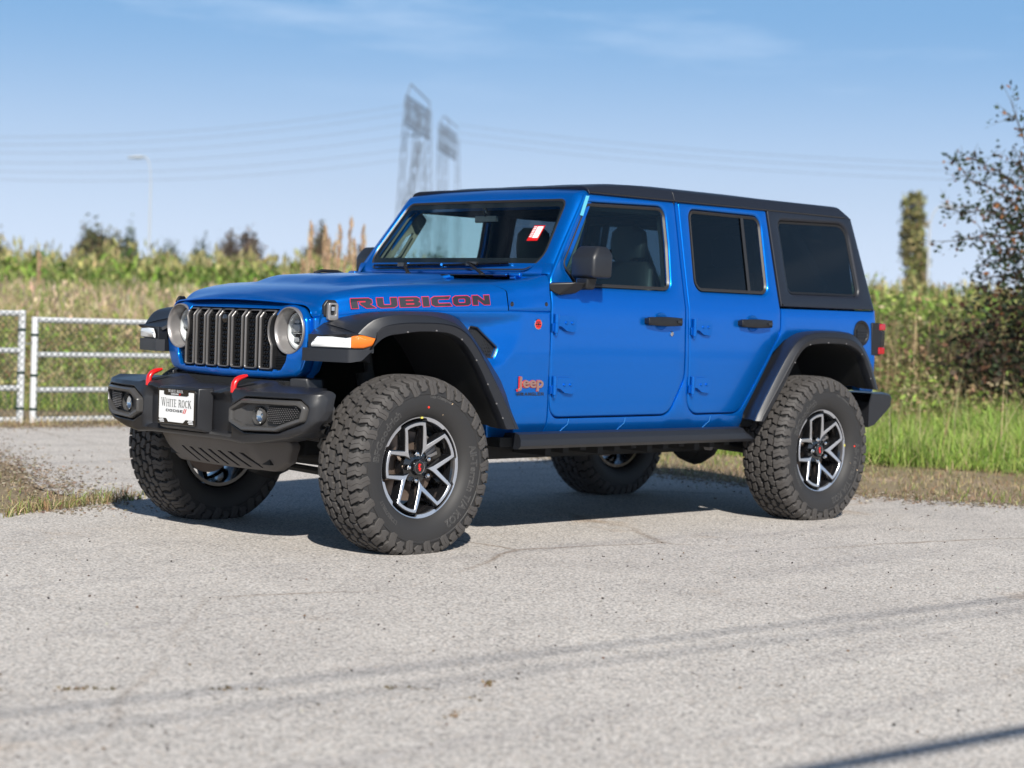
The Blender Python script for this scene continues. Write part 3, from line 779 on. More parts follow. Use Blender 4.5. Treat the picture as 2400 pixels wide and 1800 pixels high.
# ---- headlights
for s in (-1, 1):
    x0 = gx(HLY, HLZ)+.016; o = (x0, s*HLY, HLZ)
    mb = MB(); mb.lathe([(.03, .1085), (-.004, .1095), (-.008, .1085), (-.0095, .1055), (-.008, .1020), (.012, .0975), (.062, .0905), (.070, .088)], o, 'x', 56)
    hl = mb.build('headlight', GREY, car, ang=60)
    mb = MB(); mb.lathe([(.055, .0925), (.053, .0895), (.056, .0880), (.062, .088)], o, 'x', 48); mb.build('headlight_ring', BLACKG, hl)
    mb = MB(); mb.lathe([(.058, .0895), (.044, .078), (.034, .055), (.029, .028), (.028, .0005)], o, 'x', 48); mb.build('headlight_lens', G_LAMP, hl)
    mb = MB(); mb.lathe([(.060, .0890), (.051, .0865), (.0505, .0765), (.058, .0735), (.080, .070), (.100, .068)], o, 'x', 48); mb.build('light_ring', WHITEL, hl)
    mb = MB(); x_, y_, z_ = o
    mb.box(x_+.056, x_+.090, y_-s*.064 if s < 0 else y_+.064, y_-s*.004 if s < 0 else y_+.004, z_-.006, z_+.030); mb.box(x_+.062, x_+.090, y_-.062, y_+.062, z_-.0135, z_-.0065)
    mb.box(x_+.058, x_+.09, y_-.050, y_-.012, z_+.034, z_+.050); mb.box(x_+.058, x_+.09, y_+.012, y_+.050, z_+.034, z_+.050); mb.box(x_+.058, x_+.09, y_-.046, y_-.008, z_-.050, z_-.030); mb.box(x_+.058, x_+.09, y_+.008, y_+.046, z_-.050, z_-.030)
    bevel(mb.build('lamp_element', LAMPIN, hl), .004, 2)
    mb = MB(); mb.lathe([(.108, .0665), (.118, .0005)], o, 'x', 32)
    x_, y_, z_ = o
    mb.box(x_+.094, x_+.110, y_-.064, y_+.064, z_-.016, z_-.004); mb.box(x_+.096, x_+.108, y_-.060, y_+.060, z_+.026, z_+.032); mb.build('reflector_housing', BLACKG, hl)
    mb = MB()
    for (dy, dz, r) in ((-.034, .016, .021), (.034, .016, .021), (-.028, -.032, .018), (.028, -.032, .018)):
        mb.lathe([(.070, r*1.25), (.078, r*1.15), (.092, r*.85), (.098, .0005)], (x_, y_+dy, z_+dz), 'x', 20)
    for dy in (-.036, -.012, .012, .036): mb.box(x_+.072, x_+.090, y_+dy-.009, y_+dy+.009, z_+.040, z_+.052)
    mb.build('reflector', CHROME, hl)

# ---- hood latches
for s in (-1, 1):
    xl, zl = -.268, 1.083
    def hy(x, z): return s*(bh2(x)+.004)
    mb = MB()
    o = fillet([(xl-.036, 1.052), (xl+.030, 1.052), (xl+.034, 1.105), (xl+.018, 1.131), (xl-.022, 1.131), (xl-.040, 1.105)], .012, 3)
    mb.prism(o, lambda u, v: (u, hy(u, v)-s*.012, v), lambda u, v: (u, hy(u, v)+s*.004-s*.03*max(0, v-1.10), v)); lt = bevel(mb.build('hood_latch', BLACK, hood), .004, 2)
    mb = MB(); oo = fillet([(xl-.026, 1.038), (xl+.024, 1.038), (xl+.022, 1.118), (xl-.024, 1.118)], .010, 3); ii = fillet([(xl-.013, 1.062), (xl+.011, 1.062), (xl+.011, 1.108), (xl-.013, 1.108)], .006, 3)
    panel(mb, oo, [ii], lambda u, v, d: (u, hy(u, v)+s*(.018-d), v), r=.003, thick=.014, grid=0, step=.02, seg=2); mb.build('latch_handle', GREY, lt)
    mb = MB(); mb.box(xl-.010, xl+.008, hy(xl, 1)+s*.004, hy(xl, 1)+s*.014, 1.082, 1.100); mb.build('latch_button', CHROME, lt)
mb = MB(); mb.tube([(.36, .34, 1.27), (.40, .335, 1.285), (.50, .33, 1.285), (.54, .325, 1.272)], .009, 8); mb.box(.35, .56, .31, .355, 1.262, 1.272); bevel(mb.build('hood_bracket', BLACK, hood), .002)

# ---- lettering on the body --------------------------------------------------
GLY = {'R': [[(0, 0), (0, 1), (1.1, 1), (1.3, .82), (1.3, .52), (1.12, .40), (1.45, 0), (.92, 0), (.58, .42), (.58, .58), (.88, .58), (.92, .62), (.92, .72), (.88, .76), (.4, .76), (.4, 0)]],
       'U': [[(0, 1), (.38, 1), (.38, .3), (.45, .24), (.8, .24), (.87, .3), (.87, 1), (1.25, 1), (1.25, .2), (1.05, 0), (.2, 0), (0, .2)]],
       'B': [[(0, 0), (0, 1), (1.1, 1), (1.28, .85), (1.28, .65), (1.15, .52), (1.3, .4), (1.3, .18), (1.12, 0)], [(.38, .62), (.38, .78), (.88, .78), (.9, .7), (.88, .62)], [(.38, .22), (.38, .4), (.9, .4), (.93, .31), (.9, .22)]],
       'I': [[(0, 0), (0, 1), (.4, 1), (.4, 0)]],
       'C': [[(.2, 0), (0, .2), (0, .8), (.2, 1), (1.25, 1), (1.15, .76), (.48, .76), (.4, .68), (.4, .32), (.48, .24), (1.2, .24), (1.3, 0)]],
       'O': [[(.2, 0), (0, .2), (0, .8), (.2, 1), (1.1, 1), (1.3, .8), (1.3, .2), (1.1, 0)], [(.45, .24), (.38, .32), (.38, .68), (.45, .76), (.85, .76), (.92, .68), (.92, .32), (.85, .24)]],
       'N': [[(0, 0), (0, 1), (.42, 1), (.9, .4), (.9, 1), (1.28, 1), (1.28, 0), (.85, 0), (.38, .6), (.38, 0)]],
       'W': [[(0, 1), (.3, 1), (.5, .4), (.75, 1), (1.0, 1), (1.25, .4), (1.45, 1), (1.75, 1), (1.4, 0), (1.1, 0), (.87, .55), (.65, 0), (.35, 0)]],
       'A': [[(0, 0), (.55, 1), (.9, 1), (1.45, 0), (1.08, 0), (.95, .22), (.5, .22), (.37, 0)], [(.62, .42), (.83, .42), (.73, .68)]],
       'G': [[(.2, 0), (0, .2), (0, .8), (.2, 1), (1.25, 1), (1.15, .76), (.45, .76), (.38, .68), (.38, .32), (.45, .24), (.92, .24), (.92, .38), (.65, .38), (.65, .58), (1.3, .58), (1.3, 0)]],
       'L': [[(0, 0), (0, 1), (.38, 1), (.38, .24), (1.15, .24), (1.15, 0)]],
       'E': [[(0, 0), (0, 1), (1.2, 1), (1.2, .78), (.38, .78), (.38, .61), (1.1, .61), (1.1, .4), (.38, .4), (.38, .22), (1.2, .22), (1.2, 0)]],
       'D': [[(0, 0), (0, 1), (1.1, 1), (1.32, .8), (1.32, .2), (1.1, 0)], [(.36, .2), (.36, .8), (.9, .8), (1.0, .7), (1.0, .3), (.9, .2)]]}
def word(mb, text, fn, x0, z0, sx_, sz_, gap=.17, grow=0., d=0., wscale=1., grid=0.):
    """block capitals along +x, fn(u,v,d)->3D"""
    x = 0
    for ch in text:
        g = GLY[ch]; wd = max(p[0] for p in g[0])
        P = [[(x0+(x+p[0])*sx_, z0+p[1]*sz_) for p in L] for L in g]
        if grow: P = [offset(P[0], grow)]+[offset(L, -grow) for L in P[1:]]
        if grid: P = [resample(L, grid) for L in P]
        v, t, _ = triang(P[0], P[1:], grid); mb.add([fn(p[0], p[1], d) for p in v], t); x += wd+gap
    return x*sx_
tw = sum(max(p[0] for p in GLY[c][0])+.17 for c in 'RUBICON')-.17
for s in (-1, 1):
    L = .722; sxx = L/tw
    def hfn(u, v, d):
        xx = u if s < 0 else (.388-u)     # reads left-to-right on both sides
        zz = v+.041*(xx+.167)/.722
        return (xx, s*(hoodhalf(xx, zz)+d), zz)
    mb = MB(); word(mb, 'RUBICON', hfn, -.165, 1.0965, sxx, .0425, grow=.0036, d=.0020, grid=.012); mb.build('hood_lettering_outline', DECALR, hood, flat=True)
    mb = MB(); word(mb, 'RUBICON', hfn, -.165, 1.0965, sxx, .0425, grow=.0008, d=.0032, grid=.012); mb.build('hood_lettering', DECALK, hood, flat=True)
    # maker's word and model name on the wing
    V, F = text_mesh('Jeep', size=.118, off=.0028, extr=.003)
    xc = .8225; sgn = 1 if s < 0 else -1
    mb = MB(); mb.add([(xc+sgn*v[0]*.83, s*(bh(xc, .75)+.0035+v[2]*.8), .742+v[1]*.62) for v in V], F); bevel(mb.build('wing_badge', TAN, car), .001, 1)
    mb = MB(); mb.add([(xc+sgn*v[0]*.86-.001, s*(bh(xc, .75)+.0010+v[2]*.1), .7412+v[1]*.63) for v in text_mesh('Jeep', size=.118, off=.0048, extr=.001)[0]], text_mesh('Jeep', size=.118, off=.0048, extr=.001)[1]); mb.build('badge_backing', REDP, car)
    mb = MB(); tw2 = sum(max(p[0] for p in GLY[c][0])+.2 for c in 'WRANGLER')
    word(mb, 'WRANGLER', lambda u, v, d: ((u if s < 0 else 2*xc-u), s*(bh(xc, v)+.0012), v), .727, .7015, .192/tw2, .0155, gap=.2); mb.build('model_name', DECALK, car, flat=True)
    # round trail badge
    mb = MB(); mb.lathe([(0, .027), (.004, .026), (.005, .0235), (.0035, .0225)], (.858, s*bh(.858, 1.05), 1.050), 'y', 32, s); bd = mb.build('round_badge', CHROME, car)
    mb = MB(); mb.lathe([(.0030, .0228), (.0034, .0005)], (.858, s*bh(.858, 1.05), 1.050), 'y', 28, s); mb.build('badge_face', REDP, bd)
    mb = MB()
    for (a0, b0, a1, b1) in ((-.016, .006, .014, .008), (-.018, -.004, -.006, .002), (-.004, -.006, .006, .004), (.008, -.004, .018, .001), (-.013, .011, .012, .013), (-.010, -.013, .010, -.011)):
        mb.box(.858+a0, .858+a1, s*(bh(.858, 1.05)+.0036), s*(bh(.858, 1.05)+.0044), 1.05+b0, 1.05+b1)
    mb.build('badge_print', BLACK, bd)
# ---- fuel filler door
s = -1
mb = MB(); o = (3.525, -bh(3.525, 1.055), 1.052)
mb.lathe([(-.004, .076), (.006, .074), (.009, .068), (.006, .060), (.001, .056), (.0008, .0005)], o, 'y', 40, -1)
fz = mb.build('fuel_cap', BLACK, car); mb = MB()
for dz in (-.022, -.006, .010): mb.box(3.475, 3.575, o[1]-.010, o[1]-.002, o[2]+dz, o[2]+dz+.008)
mb.build('fuel_cap_rib', FLARE, fz)

# ---- tail lights
for s in (-1, 1):
    mb = MB()
    mb.hexa([(3.628, s*.797, .922), (3.728, s*.800, .922), (3.728, s*.60, .922), (3.66, s*.60, .922), (3.620, s*.800, 1.116), (3.720, s*.803, 1.116), (3.728, s*.60, 1.116), (3.66, s*.60, 1.116)])
    tl = bevel(mb.build('tail_light', BLACK, car), .008, 3)
    mb = MB()
    for z0, z1 in ((1.072, 1.112), (.930, .972)): mb.box(3.690, 3.752, s*.62, s*.806, z0, z1)
    bevel(mb.build('tail_lens', REDL, tl), .006, 2)
    mb = MB(); mb.box(3.712, 3.748, s*.63, s*.804, .974, 1.070); bevel(mb.build('tail_lens_smoke', BLACKG, tl), .004, 2)

# ---- wheel arch flares ------------------------------------------------------
def polyres(P, n):
    P = [Vector(p) for p in P]; d = [0]
    for a, b in zip(P, P[1:]): d.append(d[-1]+(b-a).length)
    out = []
    for i in range(n):
        t = d[-1]*i/(n-1); k = max(0, min(len(P)-2, int(np.searchsorted(d, t, side='right'))-1))
        f = (t-d[k])/max(1e-9, d[k+1]-d[k]); out.append(P[k].lerp(P[k+1], f))
    return out
def chaikin(P, it=1):
    for _ in range(it):
        Q = [P[0]]
        for a, b in zip(P, P[1:]): Q += [tuple(.75*x+.25*y for x, y in zip(a, b)), tuple(.25*x+.75*y for x, y in zip(a, b))]
        P = Q+[P[-1]]
    return P
FB = [(-.304, 1.026), (-.193, 1.061), (-.088, 1.079), (-.024, 1.085), (.159, 1.093), (.275, 1.095), (.335, 1.085), (.411, 1.056), (.466, 1.014), (.568, .883), (.666, .75), (.748, .552)]
FC = [(-.316, -.852, .984), (-.284, -.863, 1.021), (-.245, -.878, 1.052), (-.19, -.897, 1.067), (-.099, -.910, 1.078), (.054, -.925, 1.075), (.167, -.926, 1.054), (.254, -.927, 1.018), (.344, -.927, .934), (.437, -.928, .81), (.507, -.929, .714), (.62, -.93, .552)]
FL = [(-.236, -.889, .965), (-.240, -.888, .990), (-.208, -.900, 1.018), (-.147, -.911, 1.032), (-.055, -.925, 1.040), (.104, -.934, 1.040), (.189, -.934, 1.030), (.262, -.935, 1.000), (.324, -.935, .945), (.43, -.936, .806), (.525, -.937, .662), (.590, -.937, .552)]
FI = [(-.262, -.874, .905), (-.228, -.884, .946), (-.187, -.897, .978), (-.091, -.911, .990), (-.03, -.918, 1.000), (.112, -.926, 1.002), (.190, -.926, .990), (.262, -.927, .950), (.347, -.927, .852), (.435, -.928, .715), (.493, -.929, .627), (.535, -.93, .552)]
def flare(name, B, C, L, I, s, N=40, cx=0.):
    B = polyres(chaikin(B), N); C = polyres(chaikin(C), N); L = polyres(chaikin(L), N); I = polyres(chaikin(I), N)
    mb = MB(); rows = []
    for b, c, l, i in zip(B, C, L, I):
        n = Vector((c.x-b.x, 0, c.z-b.z))
        q = []
        tb = Vector((b.x, b.y+.02, b.z))
        q.append(Vector((b.x, b.y+.03, b.z-.002))); q.append(b)
        # top surface, slightly crowned, then rounded shoulder into the face
        for t in (.3, .6, .85): p = b.lerp(c, t); q.append(p+Vector((0, 0, .006*math.sin(math.pi*t))))
        e1 = (c-b).normalized(); e2 = (l-c).normalized(); r = .010
        q.append(c-e1*r); q.append(c-e1*r*.25+e2*r*.25); q.append(c+e2*r)
        q.append(l-e2*.004); q.append(l+Vector((0, .004, 0)))       # groove line
        e3 = (i-l).normalized(); q.append(l+e3*.004); q.append(i-e3*.004)
        q.append(i+Vector((0, .006, 0))); q.append(i+Vector((0, .035, .0))); q.append(i+Vector((0, .060, .002)))
        rows.append([(p.x+cx, p.y if s < 0 else -p.y, p.z) for p in q])
    mb.grid(rows)
    for r in (rows[0], rows[-1]): mb.add(r, [tuple(range(len(r)))])
    return mb, I, rows
def body_edge(P): return [(x, -(bh(x, z)-.012), z) for x, z in P]
flare_parts = {}
for s in (-1, 1):
    mb, I, rows = flare('front_flare', body_edge(FB), FC, FL, FI, s)
    lq = MB(); lq.grid([[(p.x+dx_, s*-(p.y+dy_) if s > 0 else p.y+dy_, p.z+dz_) for dy_, dz_, dx_ in ((.050, .0, 0), (.11, .004, 0), (.14, .012, 0), (.30, .014, 0), (.50, .014, 0))] for p in I]); lw_ = lq.build('wheel_well', LINER, car)
    # nose: lower lip block, lamp backing, top plate
    y_ = (lambda v: v) if s < 0 else (lambda v: -v)
    lipp = [(-.418, -.588), (-.356, -.828), (-.346, -.840), (-.296, -.862), (-.250, -.880), (-.20, -.80), (-.20, -.60), (-.385, -.56)]
    P0 = [(x, y_(y), .856) for x, y in lipp]; P1 = [(x, y_(y), .914) for x, y in lipp]
    P0[3] = (-.300, y_(-.860), .864); P0[4] = (-.292, y_(-.862), .870)
    n = len(lipp); mb.add(P0+P1, [tuple(range(n))[::-1], tuple(range(n, 2*n))]+[(i, (i+1) % n, n+(i+1) % n, n+i) for i in range(n)])
    top = [(-.385, -.595, .970), (-.366, -.830, .981), (-.358, -.838, .982), (-.314, -.854, .984), (-.304, -(bh(-.304, 1.026)-.012), 1.0262), (-.335, -(bh(-.335, 1.0)-.012), 1.003)]
    n = len(top); mb.add([(x, y_(y), z) for x, y, z in top]+[(x+.006, y_(y+.004), z-.012) for x, y, z in top], [tuple(range(n)), tuple(range(n, 2*n))[::-1]]+[(i, (i+1) % n, n+(i+1) % n, n+i) for i in range(n)])
    bk = [(-.395, -.600), (-.337, -.820), (-.240, -.872), (-.20, -.80), (-.20, -.60)]
    n = len(bk); mb.add([(x, y_(y), .90) for x, y in bk]+[(x, y_(y), .975) for x, y in bk], [tuple(range(n))[::-1], tuple(range(n, 2*n))]+[(i, (i+1) % n, n+(i+1) % n, n+i) for i in range(n)])
    fl = mb.build('front_fender_flare', FLARE, car, ang=35); flare_parts[('f', s)] = fl
    def strip(poly, z0, z1, name, m, thick=.008, zz=None):
        q = MB(); rowsO = []
        for k, (x, y) in enumerate(poly):
            a0, a1 = (z0, z1) if zz is None else zz[k]
            rowsO.append([(x+.006, y_(y+.004), a0), (x, y_(y), a0+.004), (x-.002, y_(y-.002), (a0+a1)/2), (x, y_(y), a1-.004), (x+.006, y_(y+.004), a1)])
        q.grid(rowsO); q.add(rowsO[0], [(0, 1, 2, 3, 4)]); q.add(rowsO[-1], [(0, 1, 2, 3, 4)])
        return q.build(name, m, fl, ang=50)
    ml = strip([(-.402, -.632), (-.395, -.66), (-.375, -.74), (-.356, -.812), (-.349, -.832), (-.343, -.838)], .919, .972, 'marker_light', WHITEL, zz=[(.919, .938), (.919, .966)]+[(.919, .968)]*4)
    strip([(-.342, -.8385), (-.33, -.845), (-.29, -.862), (-.255, -.876), (-.238, -.884)], .92, .975, 'turn_signal', AMBER, zz=[(.920, .974), (.919, .978), (.921, .980), (.933, .980), (.955, .974)])
    q = MB(); q.tube([(-.400, y_(-.64), .9455), (-.356, y_(-.815), .9455)], .0022, 6); q.build('light_bar', GREY, ml)
    # screws under the lip
    q = MB()
    for k in (8, 14, 20, 25, 30, 34, 37):
        p = I[k]; q.lathe([(-.001, .0045), (.003, .0035), (.004, .0003)], (p.x, y_(p.y-.002), p.z+.006), 'y', 8, s)
    q.build('flare_screw', GREY, fl)
RB = [(2.487, .560), (2.537, .656), (2.774, .971), (2.824, 1.011), (2.927, 1.048), (3.088, 1.059), (3.364, 1.058), (3.479, 1.038), (3.585, .955), (3.650, .853), (3.672, .729)]
RC = [(2.418, -.91, .562), (2.431, -.91, .592), (2.646, -.91, .878), (2.733, -.91, .975), (2.824, -.91, 1.028), (2.96, -.91, 1.052), (3.2, -.91, 1.052), (3.312, -.91, 1.032), (3.407, -.91, .957), (3.483, -.91, .857), (3.548, -.91, .729)]
RL = [(2.445, -.93, .562), (2.456, -.93, .583), (2.654, -.93, .828), (2.75, -.93, .95), (2.831, -.93, 1.003), (2.957, -.93, 1.023), (3.174, -.93, 1.021), (3.286, -.93, 1.003), (3.369, -.93, .944), (3.431, -.93, .858), (3.505, -.93, .729)]
RI = [(2.485, -.92, .556), (2.49, -.92, .560), (2.67, -.92, .777), (2.727, -.92, .867), (2.815, -.92, .963), (2.919, -.92, .987), (3.19, -.92, .988), (3.28, -.92, .972), (3.373, -.92, .924), (3.425, -.92, .83), (3.488, -.92, .729)]
for s in (-1, 1):
    mb, I, rows = flare('rear', body_edge(RB), RC, RL, RI, s)
    fl = mb.build('rear_fender_flare', FLARE, car, ang=35)
    lq = MB(); lq.grid([[(p.x, s*-(p.y+dy_) if s > 0 else p.y+dy_, p.z+dz_) for dy_, dz_ in ((.050, .0), (.11, .004), (.14, .012), (.30, .014), (.50, .014))] for p in I]); lq.build('wheel_well', LINER, car)
    q = MB()
    for k in (12, 17, 22, 27, 32, 37):
        p = I[k]; q.lathe([(-.001, .0045), (.003, .0035), (.004, .0003)], (p.x, s*abs(p.y-.002), p.z+.006), 'y', 8, s)
    q.build('flare_screw', GREY, fl)
# wheel wells
mb = MB()
for s in (-1, 1):
    for path in ([(-.33, .80), (-.30, .93), (-.20, 1.0), (-.03, 1.03), (.12, 1.03), (.22, 1.0), (.30, .94), (.38, .84), (.50, .66), (.60, .50), (.66, .42)],
                 [(2.44, .50), (2.49, .60), (2.70, .90), (2.80, .98), (2.92, 1.01), (3.19, 1.01), (3.30, .98), (3.40, .91), (3.46, .80), (3.52, .66)]):
        xs0, xs1 = path[0][0], path[-1][0]
        mb.grid([[(x, s*.42, z) for x in np.linspace(xs0+.12, xs1+.1, 6)] for z in (.46, .8, 1.04)])
    mb.box(-.30, -.20, s*.50, s*.76, .93, .98)
lin = mb.build('inner_arch', LINER, car)
# faint ribs of the liner
mb = MB()
for s in (-1, 1):
    for cx in (0, WB): mb.tube([(cx+.02, s*.50, .95), (cx+.06, s*.56, .42)], .022, 8); mb.tube([(cx+.02, s*.50, .80), (cx+.05, s*.545, .50)], .045, 10)
mb.build('shock_absorber', UNDER, car)

# ---- mirrors ---------------------------------------------------------------
for s in (-1, 1):
    mb = MB()
    # corner order: front face (inner, outer), rear face; z levels with a chamfered top front
    F0, F1, F2 = 1.085, 1.100, 1.160
    V = [(F0, s*.775, 1.288), (F1, s*.922, 1.286), (1.222, s*.938, 1.286), (1.222, s*.790, 1.288),
         (F0, s*.775, 1.393), (F1, s*.922, 1.391), (1.222, s*.942, 1.400), (1.222, s*.785, 1.400),
         (1.130, s*.790, 1.446), (1.146, s*.908, 1.445), (1.217, s*.915, 1.440), (1.217, s*.790, 1.442)]
    mb.add(V, [(0, 1, 5, 4), (1, 2, 6, 5), (3, 0, 4, 7), (0, 3, 2, 1), (4, 5, 9, 8), (5, 6, 10, 9), (8, 9, 10, 11), (7, 4, 8, 11), (2, 3, 7, 6), (6, 7, 11, 10)])
    mr = mb.build('door_mirror', FLARE, doors[('f', s)], flat=True); bevel(mr, .016, 4, 15)
    for p in mr.data.polygons: p.use_smooth = True
    mb = MB(); mb.grid([[(1.2255, s*y, z) for y in (.802, .922)] for z in (1.30, 1.43)]); mb.build('mirror_glass', CHROME, mr, flat=True)
    mb = MB(); mb.hexa([(.945, s*.772, 1.215), (.99, s*.80, 1.190), (1.09, s*.82, 1.205), (1.04, s*.77, 1.200), (.940, s*.772, 1.256), (1.04, s*.87, 1.262), (1.155, s*.87, 1.262), (1.08, s*.765, 1.256)])
    mb.hexa([(1.10, s*.80, 1.225), (1.11, s*.87, 1.228), (1.17, s*.87, 1.228), (1.16, s*.80, 1.225), (1.10, s*.80, 1.290), (1.11, s*.88, 1.290), (1.18, s*.88, 1.290), (1.17, s*.80, 1.290)])
    bevel(mb.build('mirror_arm', BLACK, mr), .010, 3)

# ---- front bumper ------------------------------------------------------------
def bfront(y): return interp(abs(y), [0, .18, .30, .45, .60, .70, .78, .815, .835, .852], [-.632, -.632, -.634, -.630, -.612, -.588, -.558, -.538, -.515, -.478])
def btop(y): return interp(abs(y), [0, .14, .22, .27, .33, .40, .45, .50, .75, .855], [.697, .697, .700, .712, .716, .714, .712, .712, .712, .706])
def bback(y): return interp(abs(y), [0, .16, .24, .30, .42, .47, .86], [.722, .722, .742, .756, .756, .736, .728])
def bbot(y): return interp(abs(y), [0, .30, .42, .55, .70, .80, .855], [.482, .482, .474, .488, .520, .552, .60])
FOG = [(.372, .572), (.372, .634), (.455, .676), (.762, .680), (.798, .655), (.785, .596), (.655, .546), (.455, .540)]
BT = [(-.850, .640), (-.852, .696), (-.842, .716), (-.50, .714), (-.44, .716), (-.40, .724), (-.30, .724), (-.26, .714), (-.18, .700), (.18, .700), (.26, .714), (.30, .724), (.40, .724), (.44, .716), (.50, .714), (.842, .716), (.852, .696), (.850, .640),
      (.838, .600), (.785, .548), (.70, .516), (.55, .488), (.42, .474), (.30, .482), (-.30, .482), (-.42, .474), (-.55, .488), (-.70, .516), (-.785, .548), (-.838, .600)]
BT = fillet(BT, [.02]*len(BT), 3)
FH = resample(fillet(offset(FOG, .011), .025, 4), .02)
def bp_fn(u, v, d):
    x = bfront(u)-.0; up = sstep(.60, .70, v); lo = sstep(.56, .49, v)
    rise = interp(abs(u), [0, .16, .24, .30, .42, .47, .86], [.026, .026, .030, .034, .034, .026, .018])
    dd = max(0, d-.03)/.20
    d *= 1-.80*sstep(.70, .84, abs(u))
    x += .036*sstep(.36, .33, abs(u))*sstep(.505, .525, v)*sstep(.695, .672, v)
    return (x+d+.010*lo+.012*sstep(.66, .715, v)*(1-d*4), u, v+rise*dd*up)
mb = MB(); panel(mb, BT, [FH, [(-y, z) for y, z in FH]], bp_fn, r=.020, thick=.215, grid=.018, step=.02, seg=5, hole_r=.008)
mb.grid([[(-.41, y, z) for y in np.linspace(-.72, .72, 12)] for z in (.50, .73)])
bumper = mb.build('front_bumper', BUMP, car, ang=48)
# hook sockets: dark openings on the humps
mb = MB()
for s in (-1, 1):
    mb.grid([[(x, s*y, .7285+(x+.60)*.16) for y in (.315, .375)] for x in (-.600, -.50)])
mb.build('hook_opening', UNDER, bumper, flat=True)
# tow hooks
for s in (-1, 1):
    mb = MB(); pts = [(-.612, s*.345, .700), (-.612, s*.345, .722), (-.608, s*.345, .742), (-.596, s*.345, .758), (-.580, s*.345, .766), (-.558, s*.345, .772), (-.540, s*.345, .776)]
    mb.tube(pts, [.0155, .0155, .0155, .015, .014, .012, .008], 12, squash=.85)
    mb.build('tow_hook', REDP, bumper)
# plate box + plate
mb = MB()
mb.hexa([(-.672, -.150, .520), (-.672, .150, .520), (-.60, .175, .500), (-.60, -.175, .500), (-.672, -.158, .708), (-.672, .158, .708), (-.60, .180, .712), (-.60, -.180, .712)])
pb = bevel(mb.build('plate_mount', BUMP, bumper), .006, 2)
mb = MB(); mb.prism(fillet([(-.154, .534), (.154, .534), (.154, .700), (-.154, .700)], .010, 4), lambda u, v: (-.674, u, v), lambda u, v: (-.683, u, v))
pf = bevel(mb.build('plate_frame', BLACKG, bumper), .002, 2)
mb = MB(); mb.prism([(-.140, .560), (-.140, .686), (.090+.0, .686), (.140, .686), (.140, .560), (.078, .560), (.062, .545), (-.058, .545), (-.078, .560)], lambda u, v: (-.6832, u, v), lambda u, v: (-.6845, u, v))
mb.build('license_plate', WHITE, pf, flat=True)
mb = MB(); mb.prism([(-.100, .672), (-.085, .668), (.085, .668), (.100, .672), (.100, .694), (-.100, .694)], lambda u, v: (-.6847, u, v), lambda u, v: (-.6862, u, v)); mb.build('plate_frame_tab', BLACKG, pf, flat=True)
def plate_text(body, size, y, z, m, off=0., sxx=1., d=-.6853, name='plate_lettering', serif=False):
    V, F = text_mesh(body, size, 'CENTER', off)
    mb = MB(); mb.add([(d, y-v[0]*sxx, z+v[1]) for v in V], F); return mb.build(name, m, pf, flat=True)
# main line in narrow serif capitals, built from strokes
def serif_word(mb, text, y0, z0, h, wsc, d, cap=1.0):
    """y decreases to the reader's right; each stroke is (x0,z0,x1,z1,thick)"""
    S = {'W': (1.25, [(0, 1, .35, 0, .16), (.35, 0, .62, 1, .07), (.62, 1, .92, 0, .16), (.92, 0, 1.22, 1, .07)], [(0, 1), (.62, 1), (1.22, 1)]),
         'H': (.95, [(.15, 0, .15, 1, .15), (.8, 0, .8, 1, .15), (.15, .5, .8, .5, .06)], [(.15, 0), (.15, 1), (.8, 0), (.8, 1)]),
         'I': (.40, [(.2, 0, .2, 1, .15)], [(.2, 0), (.2, 1)]),
         'T': (.85, [(.42, 0, .42, 1, .15), (0, .97, .85, .97, .06)], [(.42, 0)]),
         'E': (.75, [(.15, 0, .15, 1, .15), (.15, .97, .7, .97, .06), (.15, .5, .6, .5, .05), (.15, .03, .72, .03, .06)], [(.15, 0), (.15, 1)]),
         'R': (.90, [(.15, 0, .15, 1, .15), (.15, .97, .55, .97, .06), (.55, .97, .68, .85, .12), (.68, .85, .68, .65, .14), (.68, .65, .52, .52, .12), (.52, .52, .15, .5, .06), (.42, .5, .85, 0, .15)], [(.15, 0), (.15, 1), (.85, 0)]),
         'O': (.95, [(.12, .3, .12, .7, .15), (.12, .7, .35, .97, .12), (.35, .97, .6, .97, .06), (.6, .97, .83, .7, .12), (.83, .7, .83, .3, .15), (.83, .3, .6, .03, .12), (.6, .03, .35, .03, .06), (.35, .03, .12, .3, .12)], []),
         'C': (.88, [(.12, .3, .12, .7, .15), (.12, .7, .35, .97, .12), (.35, .97, .78, .93, .07), (.78, .93, .78, .75, .05), (.12, .3, .35, .03, .12), (.35, .03, .8, .12, .07)], []),
         'K': (.92, [(.15, 0, .15, 1, .15), (.15, .45, .75, 1, .07), (.38, .6, .88, 0, .16)], [(.15, 0), (.15, 1), (.75, 1), (.88, 0)]),
         ' ': (.45, [], [])}
    x = 0; k = 0
    for i, ch in enumerate(text):
        w, st, sf = S[ch]; hh = h*(cap if (i == 0) else 1)
        for a0, b0, a1, b1, t in st:
            k += 1; p, q = Vector((a0*wsc, b0*hh)), Vector((a1*wsc, b1*hh)); e = (q-p).normalized(); nrm = Vector((-e.y, e.x))*t*.5*wsc*1.05
            pts = [p+nrm, q+nrm, q-nrm, p-nrm]; dd = d-.00004*k
            mb.add([(dd, y0-(x+c.x), z0+c.y) for c in pts], [(0, 1, 2, 3)])
        for a0, b0 in sf:
            k += 1; dd = d-.00004*k; mb.add([(dd, y0-(x+(a0+u)*wsc), z0+b0*hh+vv*h) for u, vv in ((-.17, -.02), (.17, -.02), (.17, .03), (-.17, .03))], [(0, 1, 2, 3)])
        x += (w+.10)*wsc*(1.12 if (i == 0 and cap > 1) else 1)
    return x
